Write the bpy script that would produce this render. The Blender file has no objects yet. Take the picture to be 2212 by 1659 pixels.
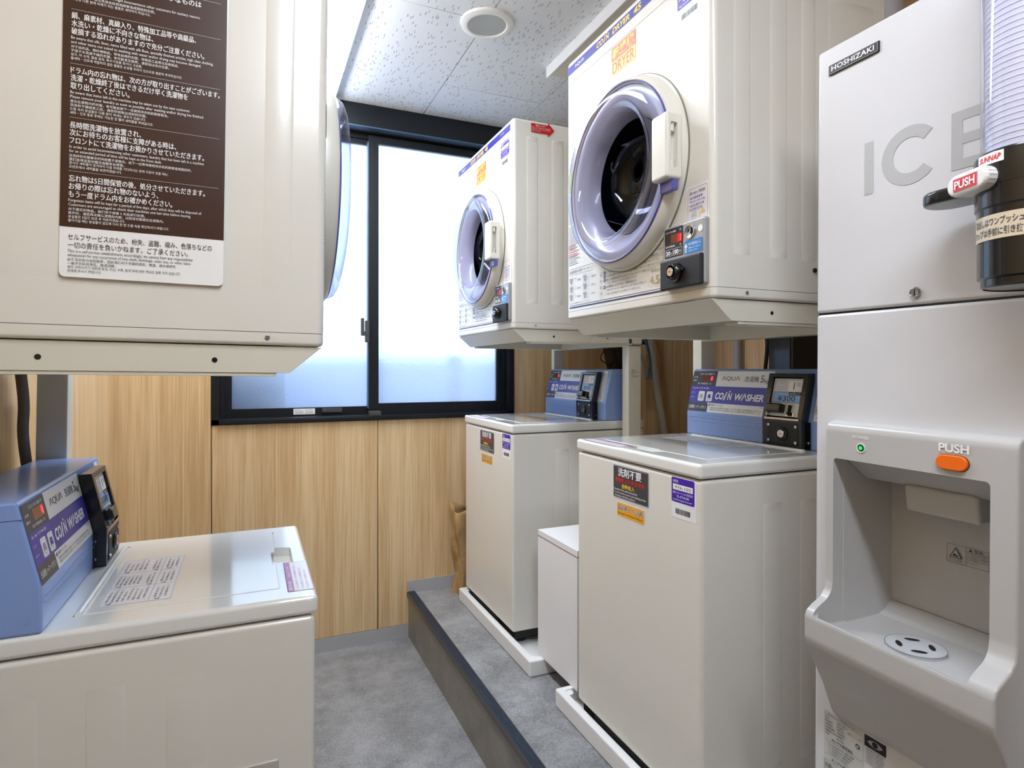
import bpy, bmesh, math, random
from mathutils import Vector, Matrix
R = math.radians
random.seed(4)
scene = bpy.context.scene
C = scene.collection

# ------------------------------------------------------------------ camera, world, exposure
cam_d = bpy.data.cameras.new('camera')
cam = bpy.data.objects.new('camera', cam_d); C.objects.link(cam)
cam_d.sensor_width = 36.0
cam_d.lens = 1300.0 * 36.0 / 2212.0
cam_d.shift_y = -31.5 / 2212.0
cam_d.clip_start = 0.02
THETA = math.atan(566.0 / 1300.0)
cam.location = (0, 0, 1.25)
cam.rotation_euler = (R(90), 0, -THETA)
scene.camera = cam

world = bpy.data.worlds.new('sky'); scene.world = world
world.use_nodes = True
wb = world.node_tree.nodes['Background']
wb.inputs[0].default_value = (0.80, 0.90, 1.0, 1)
wb.inputs[1].default_value = 1.75

scene.view_settings.view_transform = 'Standard'
scene.view_settings.look = 'None'
scene.view_settings.gamma = 1.0
scene.view_settings.use_curve_mapping = False
scene.view_settings.exposure = 0.93
LAMP = 21.0          # emission of the lit ceiling lamps
scene.cycles.max_bounces = 10
scene.cycles.transparent_max_bounces = 16
scene.cycles.caustics_reflective = False
scene.cycles.sample_clamp_indirect = 6.0

# ------------------------------------------------------------------ materials
MATS = {}
def lin(c):
    return tuple(((x/255.)/12.92 if x/255. <= .04045 else ((x/255.+.055)/1.055)**2.4) for x in c)

def mat(name, rgb, rough=.5, metal=0., coat=0., var=.03, scale=8., bump=0., bscale=200., spec=.5, alpha=1.):
    if name in MATS: return MATS[name]
    m = bpy.data.materials.new(name); m.use_nodes = True
    nt = m.node_tree; b = nt.nodes['Principled BSDF']
    c = lin(rgb)
    b.inputs['Roughness'].default_value = rough
    b.inputs['Metallic'].default_value = metal
    b.inputs['Coat Weight'].default_value = coat
    b.inputs['Coat Roughness'].default_value = .06
    b.inputs['Specular IOR Level'].default_value = spec
    tc = nt.nodes.new('ShaderNodeTexCoord')
    n = nt.nodes.new('ShaderNodeTexNoise'); n.inputs['Scale'].default_value = scale
    nt.links.new(tc.outputs['Object'], n.inputs['Vector'])
    r = nt.nodes.new('ShaderNodeValToRGB')
    r.color_ramp.elements[0].position = .3; r.color_ramp.elements[1].position = .7
    r.color_ramp.elements[0].color = (*[max(0, x*(1-var)) for x in c], 1)
    r.color_ramp.elements[1].color = (*[min(1, x*(1+var)) for x in c], 1)
    nt.links.new(n.outputs['Fac'], r.inputs['Fac'])
    nt.links.new(r.outputs['Color'], b.inputs['Base Color'])
    if bump:
        n2 = nt.nodes.new('ShaderNodeTexNoise'); n2.inputs['Scale'].default_value = bscale
        nt.links.new(tc.outputs['Object'], n2.inputs['Vector'])
        bp = nt.nodes.new('ShaderNodeBump'); bp.inputs['Strength'].default_value = bump
        bp.inputs['Distance'].default_value = .001
        nt.links.new(n2.outputs['Fac'], bp.inputs['Height'])
        nt.links.new(bp.outputs['Normal'], b.inputs['Normal'])
    MATS[name] = m
    return m

def emit(name, rgb, strength):
    if name in MATS: return MATS[name]
    m = bpy.data.materials.new(name); m.use_nodes = True
    b = m.node_tree.nodes['Principled BSDF']
    b.inputs['Base Color'].default_value = (*lin(rgb), 1)
    b.inputs['Emission Color'].default_value = (*lin(rgb), 1)
    b.inputs['Emission Strength'].default_value = strength
    MATS[name] = m
    return m

def wood(name, base, dark):
    m = bpy.data.materials.new(name); m.use_nodes = True
    nt = m.node_tree; b = nt.nodes['Principled BSDF']
    tc = nt.nodes.new('ShaderNodeTexCoord')
    mp = nt.nodes.new('ShaderNodeMapping'); mp.inputs['Scale'].default_value = (1, 1, .022)
    nt.links.new(tc.outputs['Object'], mp.inputs['Vector'])
    n1 = nt.nodes.new('ShaderNodeTexNoise'); n1.inputs['Scale'].default_value = 150; n1.inputs['Detail'].default_value = 5
    n2 = nt.nodes.new('ShaderNodeTexNoise'); n2.inputs['Scale'].default_value = 22; n2.inputs['Detail'].default_value = 3
    n2.inputs['Distortion'].default_value = .6
    nt.links.new(mp.outputs[0], n1.inputs['Vector']); nt.links.new(mp.outputs[0], n2.inputs['Vector'])
    mx = nt.nodes.new('ShaderNodeMath'); mx.operation = 'MULTIPLY_ADD'; mx.inputs[1].default_value = .55
    ad = nt.nodes.new('ShaderNodeMath'); ad.operation = 'MULTIPLY'; ad.inputs[1].default_value = .45
    nt.links.new(n2.outputs['Fac'], ad.inputs[0])
    nt.links.new(n1.outputs['Fac'], mx.inputs[0]); nt.links.new(ad.outputs[0], mx.inputs[2])
    r = nt.nodes.new('ShaderNodeValToRGB')
    e = r.color_ramp.elements
    e[0].position = .40; e[1].position = .60
    e[0].color = (*lin(dark), 1); e[1].color = (*lin(base), 1)
    nt.links.new(mx.outputs[0], r.inputs['Fac'])
    nt.links.new(r.outputs['Color'], b.inputs['Base Color'])
    b.inputs['Roughness'].default_value = .30
    bp = nt.nodes.new('ShaderNodeBump'); bp.inputs['Strength'].default_value = .12; bp.inputs['Distance'].default_value = .0006
    nt.links.new(n1.outputs['Fac'], bp.inputs['Height']); nt.links.new(bp.outputs['Normal'], b.inputs['Normal'])
    return m

def vinyl(name, c0, c1, rough=.45):
    m = bpy.data.materials.new(name); m.use_nodes = True
    nt = m.node_tree; b = nt.nodes['Principled BSDF']
    tc = nt.nodes.new('ShaderNodeTexCoord')
    n1 = nt.nodes.new('ShaderNodeTexNoise'); n1.inputs['Scale'].default_value = 7; n1.inputs['Detail'].default_value = 8; n1.inputs['Roughness'].default_value = .72
    n2 = nt.nodes.new('ShaderNodeTexNoise'); n2.inputs['Scale'].default_value = 140; n2.inputs['Detail'].default_value = 2
    nt.links.new(tc.outputs['Object'], n1.inputs['Vector']); nt.links.new(tc.outputs['Object'], n2.inputs['Vector'])
    mx = nt.nodes.new('ShaderNodeMix'); mx.data_type = 'FLOAT'; mx.inputs[0].default_value = .35
    nt.links.new(n1.outputs['Fac'], mx.inputs[2]); nt.links.new(n2.outputs['Fac'], mx.inputs[3])
    r = nt.nodes.new('ShaderNodeValToRGB'); e = r.color_ramp.elements
    e[0].position = .38; e[1].position = .62; e[0].color = (*lin(c0), 1); e[1].color = (*lin(c1), 1)
    nt.links.new(mx.outputs[0], r.inputs['Fac']); nt.links.new(r.outputs['Color'], b.inputs['Base Color'])
    b.inputs['Roughness'].default_value = rough
    return m

def ceiling_mat():
    m = bpy.data.materials.new('acoustic_tile'); m.use_nodes = True
    nt = m.node_tree; b = nt.nodes['Principled BSDF']
    tc = nt.nodes.new('ShaderNodeTexCoord')
    w = nt.nodes.new('ShaderNodeTexNoise'); w.inputs['Scale'].default_value = 60; w.inputs['Detail'].default_value = 2
    nt.links.new(tc.outputs['Object'], w.inputs['Vector'])
    mxv = nt.nodes.new('ShaderNodeMix'); mxv.data_type = 'VECTOR'; mxv.inputs[0].default_value = .010
    nt.links.new(tc.outputs['Object'], mxv.inputs[4]); nt.links.new(w.outputs['Color'], mxv.inputs[5])
    mp = nt.nodes.new('ShaderNodeMapping'); mp.inputs['Scale'].default_value = (150, 17, 1); mp.inputs['Rotation'].default_value = (0, 0, .12)
    nt.links.new(mxv.outputs[1], mp.inputs['Vector'])
    v = nt.nodes.new('ShaderNodeTexVoronoi'); v.feature = 'F1'; v.inputs['Scale'].default_value = 1.0
    v.voronoi_dimensions = '2D'; v.inputs['Randomness'].default_value = 1
    nt.links.new(mp.outputs[0], v.inputs['Vector'])
    # stretched small cell cores = worm holes, only in some cells
    r1 = nt.nodes.new('ShaderNodeMath'); r1.operation = 'LESS_THAN'; r1.inputs[1].default_value = .17
    nt.links.new(v.outputs['Distance'], r1.inputs[0])
    sep = nt.nodes.new('ShaderNodeSeparateColor'); nt.links.new(v.outputs['Color'], sep.inputs[0])
    r2 = nt.nodes.new('ShaderNodeMath'); r2.operation = 'LESS_THAN'; r2.inputs[1].default_value = .33
    nt.links.new(sep.outputs[0], r2.inputs[0])
    ml = nt.nodes.new('ShaderNodeMath'); ml.operation = 'MULTIPLY'
    nt.links.new(r1.outputs[0], ml.inputs[0]); nt.links.new(r2.outputs[0], ml.inputs[1])
    mc = nt.nodes.new('ShaderNodeMix'); mc.data_type = 'RGBA'
    mc.inputs[6].default_value = (*lin((226, 228, 230)), 1); mc.inputs[7].default_value = (*lin((140, 138, 134)), 1)
    nt.links.new(ml.outputs[0], mc.inputs[0]); nt.links.new(mc.outputs[2], b.inputs['Base Color'])
    b.inputs['Roughness'].default_value = .8
    bp = nt.nodes.new('ShaderNodeBump'); bp.invert = True; bp.inputs['Strength'].default_value = .6; bp.inputs['Distance'].default_value = .002
    nt.links.new(ml.outputs[0], bp.inputs['Height']); nt.links.new(bp.outputs['Normal'], b.inputs['Normal'])
    return m

def thin_clear(name, rgb, refl=.12, rough=.02, tint2=None):
    """thin clear plastic: tinted transparency under a glossy surface"""
    m = bpy.data.materials.new(name); m.use_nodes = True
    nt = m.node_tree; nt.nodes.clear()
    out = nt.nodes.new('ShaderNodeOutputMaterial')
    t = nt.nodes.new('ShaderNodeBsdfTransparent'); t.inputs[0].default_value = (*lin(rgb), 1)
    g = nt.nodes.new('ShaderNodeBsdfGlossy'); g.inputs['Roughness'].default_value = rough
    lw = nt.nodes.new('ShaderNodeLayerWeight'); lw.inputs['Blend'].default_value = .5
    pw = nt.nodes.new('ShaderNodeMath'); pw.operation = 'POWER'; pw.inputs[1].default_value = 3.5
    nt.links.new(lw.outputs['Facing'], pw.inputs[0])
    mn = nt.nodes.new('ShaderNodeMath'); mn.operation = 'MULTIPLY_ADD'; mn.inputs[1].default_value = .75; mn.inputs[2].default_value = .04+refl*.2
    nt.links.new(pw.outputs[0], mn.inputs[0])
    mx = nt.nodes.new('ShaderNodeMixShader')
    nt.links.new(mn.outputs[0], mx.inputs[0]); nt.links.new(t.outputs[0], mx.inputs[1]); nt.links.new(g.outputs[0], mx.inputs[2])
    nt.links.new(mx.outputs[0], out.inputs[0])
    MATS[name] = m
    return m

def frosted(name):
    m = bpy.data.materials.new(name); m.use_nodes = True
    nt = m.node_tree; nt.nodes.clear()
    out = nt.nodes.new('ShaderNodeOutputMaterial')
    tc = nt.nodes.new('ShaderNodeTexCoord')
    n = nt.nodes.new('ShaderNodeTexNoise'); n.inputs['Scale'].default_value = 75; n.inputs['Detail'].default_value = 2
    nt.links.new(tc.outputs['Object'], n.inputs['Vector'])
    bp = nt.nodes.new('ShaderNodeBump'); bp.inputs['Strength'].default_value = .55; bp.inputs['Distance'].default_value = .004
    nt.links.new(n.outputs['Fac'], bp.inputs['Height'])
    tl = nt.nodes.new('ShaderNodeBsdfTranslucent'); tl.inputs[0].default_value = (.80, .88, 1, 1)
    rf = nt.nodes.new('ShaderNodeBsdfRefraction'); rf.inputs['Roughness'].default_value = .45; rf.inputs['IOR'].default_value = 1.15
    rf.inputs[0].default_value = (.85, .93, 1, 1)
    gl = nt.nodes.new('ShaderNodeBsdfGlossy'); gl.inputs['Roughness'].default_value = .2
    for x in (tl, rf, gl): nt.links.new(bp.outputs['Normal'], x.inputs['Normal'])
    m1 = nt.nodes.new('ShaderNodeMixShader'); m1.inputs[0].default_value = .55
    nt.links.new(tl.outputs[0], m1.inputs[1]); nt.links.new(rf.outputs[0], m1.inputs[2])
    m2 = nt.nodes.new('ShaderNodeMixShader'); m2.inputs[0].default_value = .05
    nt.links.new(m1.outputs[0], m2.inputs[1]); nt.links.new(gl.outputs[0], m2.inputs[2])
    nt.links.new(m2.outputs[0], out.inputs[0])
    return m

def drum_mat():
    m = bpy.data.materials.new('drum_steel'); m.use_nodes = True
    nt = m.node_tree; b = nt.nodes['Principled BSDF']
    tc = nt.nodes.new('ShaderNodeTexCoord')
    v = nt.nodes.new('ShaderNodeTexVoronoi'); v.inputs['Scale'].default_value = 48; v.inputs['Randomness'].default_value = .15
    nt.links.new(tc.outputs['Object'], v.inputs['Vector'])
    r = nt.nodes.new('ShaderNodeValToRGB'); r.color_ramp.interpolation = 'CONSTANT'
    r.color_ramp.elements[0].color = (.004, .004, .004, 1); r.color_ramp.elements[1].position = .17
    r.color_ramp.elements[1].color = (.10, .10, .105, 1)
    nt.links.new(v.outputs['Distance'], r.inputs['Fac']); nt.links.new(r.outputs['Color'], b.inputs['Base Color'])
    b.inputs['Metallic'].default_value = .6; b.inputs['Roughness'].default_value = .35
    return m

cream = mat('cream_enamel', (230, 227, 219), .22, coat=.35, var=.008)
cream2 = mat('cream_plastic', (230, 227, 216), .3, coat=.2, var=.008)
white = mat('white_plastic', (236, 236, 236), .3, coat=.1, var=.01)
white_lid = mat('white_gloss_lid', (236, 236, 232), .10, coat=.6, var=.006)
white_box = mat('white_melamine', (238, 238, 240), .45, var=.008)
stand_m = mat('stand_enamel', (220, 217, 203), .35, var=.01)
blue = mat('blue_plastic', (136, 164, 220), .28, coat=.2, var=.015)
black = mat('black_plastic', (14, 14, 16), .25, coat=.3, var=.1)
blackm = mat('black_matte', (22, 22, 24), .55, bump=.3, bscale=600)
rubber = mat('black_rubber', (24, 24, 26), .7)
chrome = mat('chrome', (200, 200, 205), .15, metal=1.)
silver = mat('silver_paint', (172, 174, 178), .32, metal=.35)
grey = mat('ice_grey_paint', (214, 214, 217), .3, coat=.1, var=.006)
greyp = mat('ice_grey_plastic', (188, 187, 186), .33, coat=.1, var=.008)
anod = mat('black_aluminium', (22, 25, 30), .42, metal=.3, var=.05)
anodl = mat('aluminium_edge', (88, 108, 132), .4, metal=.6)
p_white = mat('print_white', (245, 245, 245), .4)
p_paper = mat('label_paper', (238, 238, 240), .35)
p_black = mat('print_black', (22, 22, 24), .4)
p_dark = mat('label_dark_grey', (62, 64, 72), .35)
p_grey = mat('print_grey', (120, 120, 124), .4)
p_lgrey = mat('print_light_grey', (160, 162, 168), .4)
p_navy = mat('print_navy', (40, 44, 100), .4)
p_blue = mat('label_violet_blue', (66, 62, 168), .35)
p_band = mat('label_band_blue', (44, 42, 148), .35)
p_sky = mat('label_sky_blue', (38, 128, 200), .35)
p_lcd = mat('label_pale_blue', (140, 182, 236), .35)
p_purple = mat('label_purple', (64, 20, 168), .35)
p_red = mat('print_red', (214, 40, 36), .4)
p_red2 = mat('label_red', (196, 22, 30), .4)
p_coral = mat('label_coral', (232, 92, 74), .4)
p_yellow = mat('print_yellow', (250, 204, 30), .4)
p_orange = mat('label_orange', (248, 172, 28), .4)
p_amber = mat('label_amber', (252, 196, 62), .4)
p_pink = mat('print_pink', (222, 120, 132), .4)
p_mag = mat('label_magenta', (190, 120, 180), .4)
p_gold = mat('print_gold', (186, 168, 120), .4)
p_brown = mat('label_brown', (60, 29, 10), .35, var=.02)
p_green = mat('label_green', (190, 215, 90), .4)
p_skin = mat('print_skin', (240, 200, 130), .4)
p_darkred = mat('display_window', (110, 8, 14), .2, coat=.5)
led_red = emit('display_digit', (255, 40, 50), 2.5)
led_green = emit('lamp_green', (10, 190, 70), .9)
clear = thin_clear('clear_violet_plastic', (233, 234, 246))
clear_in = thin_clear('dark_window_glass', (112, 124, 142), .0)
clear_cup = thin_clear('clear_tube', (240, 241, 250), .1)
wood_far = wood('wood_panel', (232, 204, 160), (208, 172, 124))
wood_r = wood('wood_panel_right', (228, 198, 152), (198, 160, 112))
floor_m = vinyl('floor_vinyl', (116, 117, 119), (164, 165, 167), .4)
riser_m = vinyl('riser_vinyl', (112, 107, 98), (142, 137, 127), .35)
base_m = mat('baseboard_vinyl', (176, 176, 178), .5, var=.02)
nose_m = mat('nosing_rubber', (44, 53, 70), .35, var=.05)
tile_m = ceiling_mat()
glass_m = frosted('frosted_pane')
drum_m = drum_mat()

# ------------------------------------------------------------------ mesh builder
class MB:
    def __init__(self): self.bm = bmesh.new(); self.mats = []
    def mi(self, m):
        if m not in self.mats: self.mats.append(m)
        return self.mats.index(m)
    def add(self, tmp, m, M=None):
        if M is not None: bmesh.ops.transform(tmp, matrix=M, verts=tmp.verts)
        k = self.mi(m)
        for f in tmp.faces: f.material_index = k; f.smooth = True
        me = bpy.data.meshes.new('tmp'); tmp.to_mesh(me); tmp.free()
        self.bm.from_mesh(me); bpy.data.meshes.remove(me)
        return self
    def box(self, x0, x1, y0, y1, z0, z1, m, bev=0., seg=2, M=None, only=None, bot=0.):
        t = bmesh.new(); bmesh.ops.create_cube(t, size=1)
        for v in t.verts:
            v.co = Vector(((x0+x1)/2 + v.co.x*(x1-x0), (y0+y1)/2 + v.co.y*(y1-y0), (z0+z1)/2 + v.co.z*(z1-z0)))
        if bev > 0:
            ed = [e for e in t.edges if only is None or only((e.verts[1].co - e.verts[0].co).normalized(), (e.verts[0].co+e.verts[1].co)/2)]
            bmesh.ops.bevel(t, geom=ed, offset=bev, segments=seg, profile=.5, affect='EDGES')
        if bot > 0:
            ed = [e for e in t.edges if all(abs(v.co.z-z0) < 1e-5 for v in e.verts)]
            bmesh.ops.bevel(t, geom=ed, offset=bot, segments=3, profile=.5, affect='EDGES')
        return self.add(t, m, M)
    def cyl(self, p0, p1, r, m, seg=24, r2=None, bev=0., M=None):
        p0 = Vector(p0); p1 = Vector(p1); d = p1-p0
        t = bmesh.new()
        bmesh.ops.create_cone(t, cap_ends=True, segments=seg, radius1=r, radius2=r if r2 is None else r2, depth=d.length)
        if bev > 0:
            ed = [e for e in t.edges if abs((e.verts[0].co - e.verts[1].co).z) < 1e-6]
            bmesh.ops.bevel(t, geom=ed, offset=bev, segments=2, profile=.5, affect='EDGES')
        T = Matrix.Translation((p0+p1)/2) @ d.to_track_quat('Z', 'Y').to_matrix().to_4x4()
        bmesh.ops.transform(t, matrix=T, verts=t.verts)
        return self.add(t, m, M)
    def lathe(self, prof, m, seg=64, M=None, close=False):
        """prof: (radius, depth towards the viewer); the axis is local -y, centre 0"""
        t = bmesh.new(); rings = []
        for r, d in prof:
            if r < 1e-6: rings.append([t.verts.new((0, -d, 0))])
            else: rings.append([t.verts.new((r*math.cos(2*math.pi*k/seg), -d, r*math.sin(2*math.pi*k/seg))) for k in range(seg)])
        pairs = list(zip(rings, rings[1:])) + ([(rings[-1], rings[0])] if close else [])
        for a, b in pairs:
            for k in range(seg):
                k2 = (k+1) % seg
                if len(a) == 1 and len(b) == 1: continue
                if len(a) == 1: t.faces.new((a[0], b[k], b[k2]))
                elif len(b) == 1: t.faces.new((a[k], b[0], a[k2]))
                else: t.faces.new((a[k], b[k], b[k2], a[k2]))
        bmesh.ops.recalc_face_normals(t, faces=t.faces)
        return self.add(t, m, M)
    def tube(self, pts, r, m, seg=10, M=None, sub=6):
        P = [Vector(p) for p in pts]
        if sub > 1 and len(P) > 2:
            Q = []
            for i in range(len(P)-1):
                a = P[max(i-1, 0)]; b = P[i]; c = P[i+1]; d = P[min(i+2, len(P)-1)]
                for k in range(sub):
                    s = k/sub
                    Q.append(.5*((2*b) + (c-a)*s + (2*a-5*b+4*c-d)*s*s + (3*b-a-3*c+d)*s**3))
            Q.append(P[-1]); P = Q
        t = bmesh.new(); rings = []; up = Vector((0, 0, 1))
        for i, p in enumerate(P):
            d = (P[min(i+1, len(P)-1)] - P[max(i-1, 0)]).normalized()
            if abs(d.z) > .95: up = Vector((1, 0, 0)) if i == 0 else up
            x = d.cross(up)
            if x.length < 1e-3: x = d.cross(Vector((0, 1, 0)))
            x.normalize(); y = x.cross(d).normalized(); up = y
            rings.append([t.verts.new(p + r*(math.cos(2*math.pi*k/seg)*x + math.sin(2*math.pi*k/seg)*y)) for k in range(seg)])
        for a, b in zip(rings, rings[1:]):
            for k in range(seg): t.faces.new((a[k], a[(k+1) % seg], b[(k+1) % seg], b[k]))
        t.faces.new(rings[0][::-1]); t.faces.new(rings[-1])
        bmesh.ops.recalc_face_normals(t, faces=t.faces)
        return self.add(t, m, M)
    def prism(self, poly, h0, h1, m, M=None, bev=0., seg=2, frame='xy'):
        """poly in 2D extruded along the third axis. frame 'yz': poly=(y,z) along x; 'xz': (x,z) along y"""
        t = bmesh.new()
        def P(a, b, c): return (a, b, c) if frame == 'xy' else ((c, a, b) if frame == 'yz' else (a, c, b))
        lo = [t.verts.new(P(a, b, h0)) for a, b in poly]; hi = [t.verts.new(P(a, b, h1)) for a, b in poly]
        t.faces.new(lo); t.faces.new(hi[::-1])
        n = len(poly)
        for i in range(n): t.faces.new((lo[i], hi[i], hi[(i+1) % n], lo[(i+1) % n]))
        bmesh.ops.recalc_face_normals(t, faces=t.faces)
        if bev > 0: bmesh.ops.bevel(t, geom=t.edges[:], offset=bev, segments=seg, profile=.5, affect='EDGES')
        return self.add(t, m, M)
    def mesh(self, name):
        me = bpy.data.meshes.new(name); self.bm.to_mesh(me); self.bm.free()
        for m in self.mats: me.materials.append(m)
        me.set_sharp_from_angle(angle=R(38))
        return me
    def build(self, name, parent=None, label=None, wn=True):
        o = bpy.data.objects.new(name, self.mesh(name)); C.objects.link(o)
        if parent is not None: o.parent = parent
        if label: o['label'] = label
        if wn:
            w = o.modifiers.new('wn', 'WEIGHTED_NORMAL'); w.keep_sharp = True
        return o

def cut(o, mb, wn=True):
    """boolean difference, baked into the mesh of o"""
    c = bpy.data.objects.new('cutter', mb.mesh('cutter')); C.objects.link(c)
    for m in list(o.modifiers): o.modifiers.remove(m)
    b = o.modifiers.new('b', 'BOOLEAN'); b.object = c; b.operation = 'DIFFERENCE'; b.solver = 'EXACT'
    b.material_mode = 'TRANSFER'
    C.update_tag if False else None
    bpy.context.view_layer.update()
    # both are unparented-in-world while cutting
    dg = bpy.context.evaluated_depsgraph_get()
    me = bpy.data.meshes.new_from_object(o.evaluated_get(dg))
    o.modifiers.clear(); old = o.data; o.data = me; me.name = old.name
    bpy.data.meshes.remove(old)
    cm = c.data; bpy.data.objects.remove(c); bpy.data.meshes.remove(cm)
    for f in me.polygons: f.use_smooth = True
    me.set_sharp_from_angle(angle=R(38))
    if wn:
        w = o.modifiers.new('wn', 'WEIGHTED_NORMAL'); w.keep_sharp = True
    return o

def tag(o, label=None, cat=None, group=None, kind=None):
    if label: o['label'] = label
    if cat: o['category'] = cat
    if group: o['group'] = group
    if kind: o['kind'] = kind
    return o
def thing(name, loc, label, cat, rotz=0., group=None, tilt=0.):
    o = bpy.data.objects.new(name, None); C.objects.link(o)
    o.empty_display_size = .1
    o.location = loc; o.rotation_euler = (tilt, 0, rotz)
    return tag(o, label, cat, group)
def dup(o, parent=None):
    c = o.copy(); C.objects.link(c)
    if parent is not None: c.parent = parent
    for ch in list(o.children): dup(ch, c)
    return c

# ------------------------------------------------------------------ flat print
GL = {}
def glyphs(s, off=0., shear=0., res=1):
    key = (s, off, shear, res)
    if key in GL: return GL[key]
    cu = bpy.data.curves.new('t', 'FONT'); cu.body = s; cu.resolution_u = res; cu.offset = off; cu.shear = shear
    o = bpy.data.objects.new('t', cu)
    me = bpy.data.meshes.new_from_object(o)
    V = [(v.co.x, v.co.y) for v in me.vertices]; F = [tuple(p.vertices) for p in me.polygons]
    bpy.data.objects.remove(o); bpy.data.meshes.remove(me); bpy.data.curves.remove(cu)
    GL[key] = (V, F)
    return GL[key]

class Print:
    """flat shapes on a plane (u right, v up); each call lies a hair above the one before in layer order"""
    def __init__(self, step=.00025): self.V = []; self.F = []; self.K = []; self.mats = []; self.step = step
    def mi(self, m):
        if m not in self.mats: self.mats.append(m)
        return self.mats.index(m)
    def poly(self, pts, m, l=1):
        n = len(self.V); self.V += [(a, b, l*self.step) for a, b in pts]
        area = sum(pts[i][0]*pts[(i+1) % len(pts)][1] - pts[(i+1) % len(pts)][0]*pts[i][1] for i in range(len(pts)))
        idx = list(range(n, n+len(pts)))
        self.F.append(tuple(idx if area > 0 else idx[::-1])); self.K.append(self.mi(m)); return self
    def rpts(self, u0, v0, u1, v1, r):
        if r <= 0: return [(u0, v0), (u1, v0), (u1, v1), (u0, v1)]
        P = []
        for cx, cy, a0 in ((u1-r, v0+r, -90), (u1-r, v1-r, 0), (u0+r, v1-r, 90), (u0+r, v0+r, 180)):
            for k in range(5): a = R(a0+k*22.5); P.append((cx+r*math.cos(a), cy+r*math.sin(a)))
        return P
    def rect(self, u0, v0, u1, v1, m, l=1, r=0.): return self.poly(self.rpts(u0, v0, u1, v1, r), m, l)
    def ring(self, A, B, m, l):
        n = len(self.V); k = len(A); self.V += [(a, b, l*self.step) for a, b in A+B]
        for i in range(k):
            j = (i+1) % k; self.F.append((n+i, n+j, n+k+j, n+k+i)); self.K.append(self.mi(m))
        return self
    def outline(self, u0, v0, u1, v1, w, m, l=2, r=0.):
        r2 = max(r-w, 0) if r > 0 else 0
        if r > 0 and r2 == 0: r2 = r*.3
        return self.ring(self.rpts(u0, v0, u1, v1, r), self.rpts(u0+w, v0+w, u1-w, v1-w, r2), m, l)
    def circ(self, u, v, r, m, l=1, n=20, ry=None):
        ry = r if ry is None else ry
        return self.poly([(u+r*math.cos(2*math.pi*k/n), v+ry*math.sin(2*math.pi*k/n)) for k in range(n)], m, l)
    def circo(self, u, v, r, w, m, l=2, n=20):
        f = lambda q: [(u+q*math.cos(2*math.pi*k/n), v+q*math.sin(2*math.pi*k/n)) for k in range(n)]
        return self.ring(f(r), f(r-w), m, l)
    def text(self, s, u, v, h, m, w=None, l=3, al='l', off=0., shear=0., res=0, em=False, rot=0.):
        res = res or (4 if h > .009 else 2)

        """v is the bottom of the ink box, h its height (em=True: h is the font size, v the baseline)"""
        V, F = glyphs(s, off, shear, res)
        if not V: return self
        xs = [p[0] for p in V]; ys = [p[1] for p in V]
        x0, x1, y0, y1 = min(xs), max(xs), min(ys), max(ys)
        sy = h if em else h/(y1-y0)
        if em: y0 = 0
        sx = sy if w is None else w/(x1-x0)
        W = (x1-x0)*sx
        uu = u if al == 'l' else (u-W if al == 'r' else u-W/2)
        n = len(self.V)
        for a, b in V:
            p, q = (a-x0)*sx, (b-y0)*sy
            if rot:
                p, q = p*math.cos(rot)-q*math.sin(rot), p*math.sin(rot)+q*math.cos(rot)
            self.V.append((uu+p, v+q, l*self.step))
        k = self.mi(m)
        for f in F: self.F.append(tuple(n+i for i in f)); self.K.append(k)
        return self
    def build(self, name, parent, M, label=None):
        me = bpy.data.meshes.new(name)
        me.from_pydata([tuple(M @ Vector(v)) for v in self.V], [], self.F)
        for m in self.mats: me.materials.append(m)
        me.polygons.foreach_set('material_index', self.K)
        me.update()
        o = bpy.data.objects.new(name, me); C.objects.link(o)
        if parent is not None: o.parent = parent
        if label: o['label'] = label
        return o
def FM(ox, oy, oz, ux=(1, 0, 0), vx=(0, 0, 1)):
    """matrix for a plane with origin o, u along ux and v along vx; n = u x v"""
    u = Vector(ux).normalized(); v = Vector(vx).normalized(); n = u.cross(v)
    return Matrix(((u.x, v.x, n.x, ox), (u.y, v.y, n.y, oy), (u.z, v.z, n.z, oz), (0, 0, 0, 1)))

# ================================================================== THE ROOM
XL, XR, YF, YN, ZC = -.50, 1.93, 2.791, -1.70, 2.456
def struct(o): o['kind'] = 'structure'; return o

fl = struct(MB().box(XL-.12, XR+.12, YN-.12, YF+.12, -.10, 0, floor_m).build('floor', wn=False))
# raised platform along the right side
ST, SX = .205, .681
pf = thing('platform_step', (SX, YN, 0), 'raised grey vinyl platform under the right machines with dark ribbed nosing', 'step')
pf['kind'] = 'structure'
def L(x, y, z): return (x-SX, y-YN, z)
MB().box(.003, XR-SX, 0, YF-YN, .0, ST, floor_m).build('platform_top', pf, wn=False)
MB().box(-.001, .003, 0, YF-YN, 0, ST-.014, riser_m).build('riser', pf, wn=False)
m = MB().box(-.006, .030, 0, YF-YN, ST-.004, ST+.004, nose_m, bev=.0015)
for k in range(5): m.box(-.002+k*.0062, .001+k*.0062, 0, YF-YN, ST+.004, ST+.0062, nose_m)
m.box(-.0075, -.003, 0, YF-YN, ST-.018, ST+.003, mat('nosing_metal', (96, 92, 86), .3, metal=.8))
m.build('nosing', pf)

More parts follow.
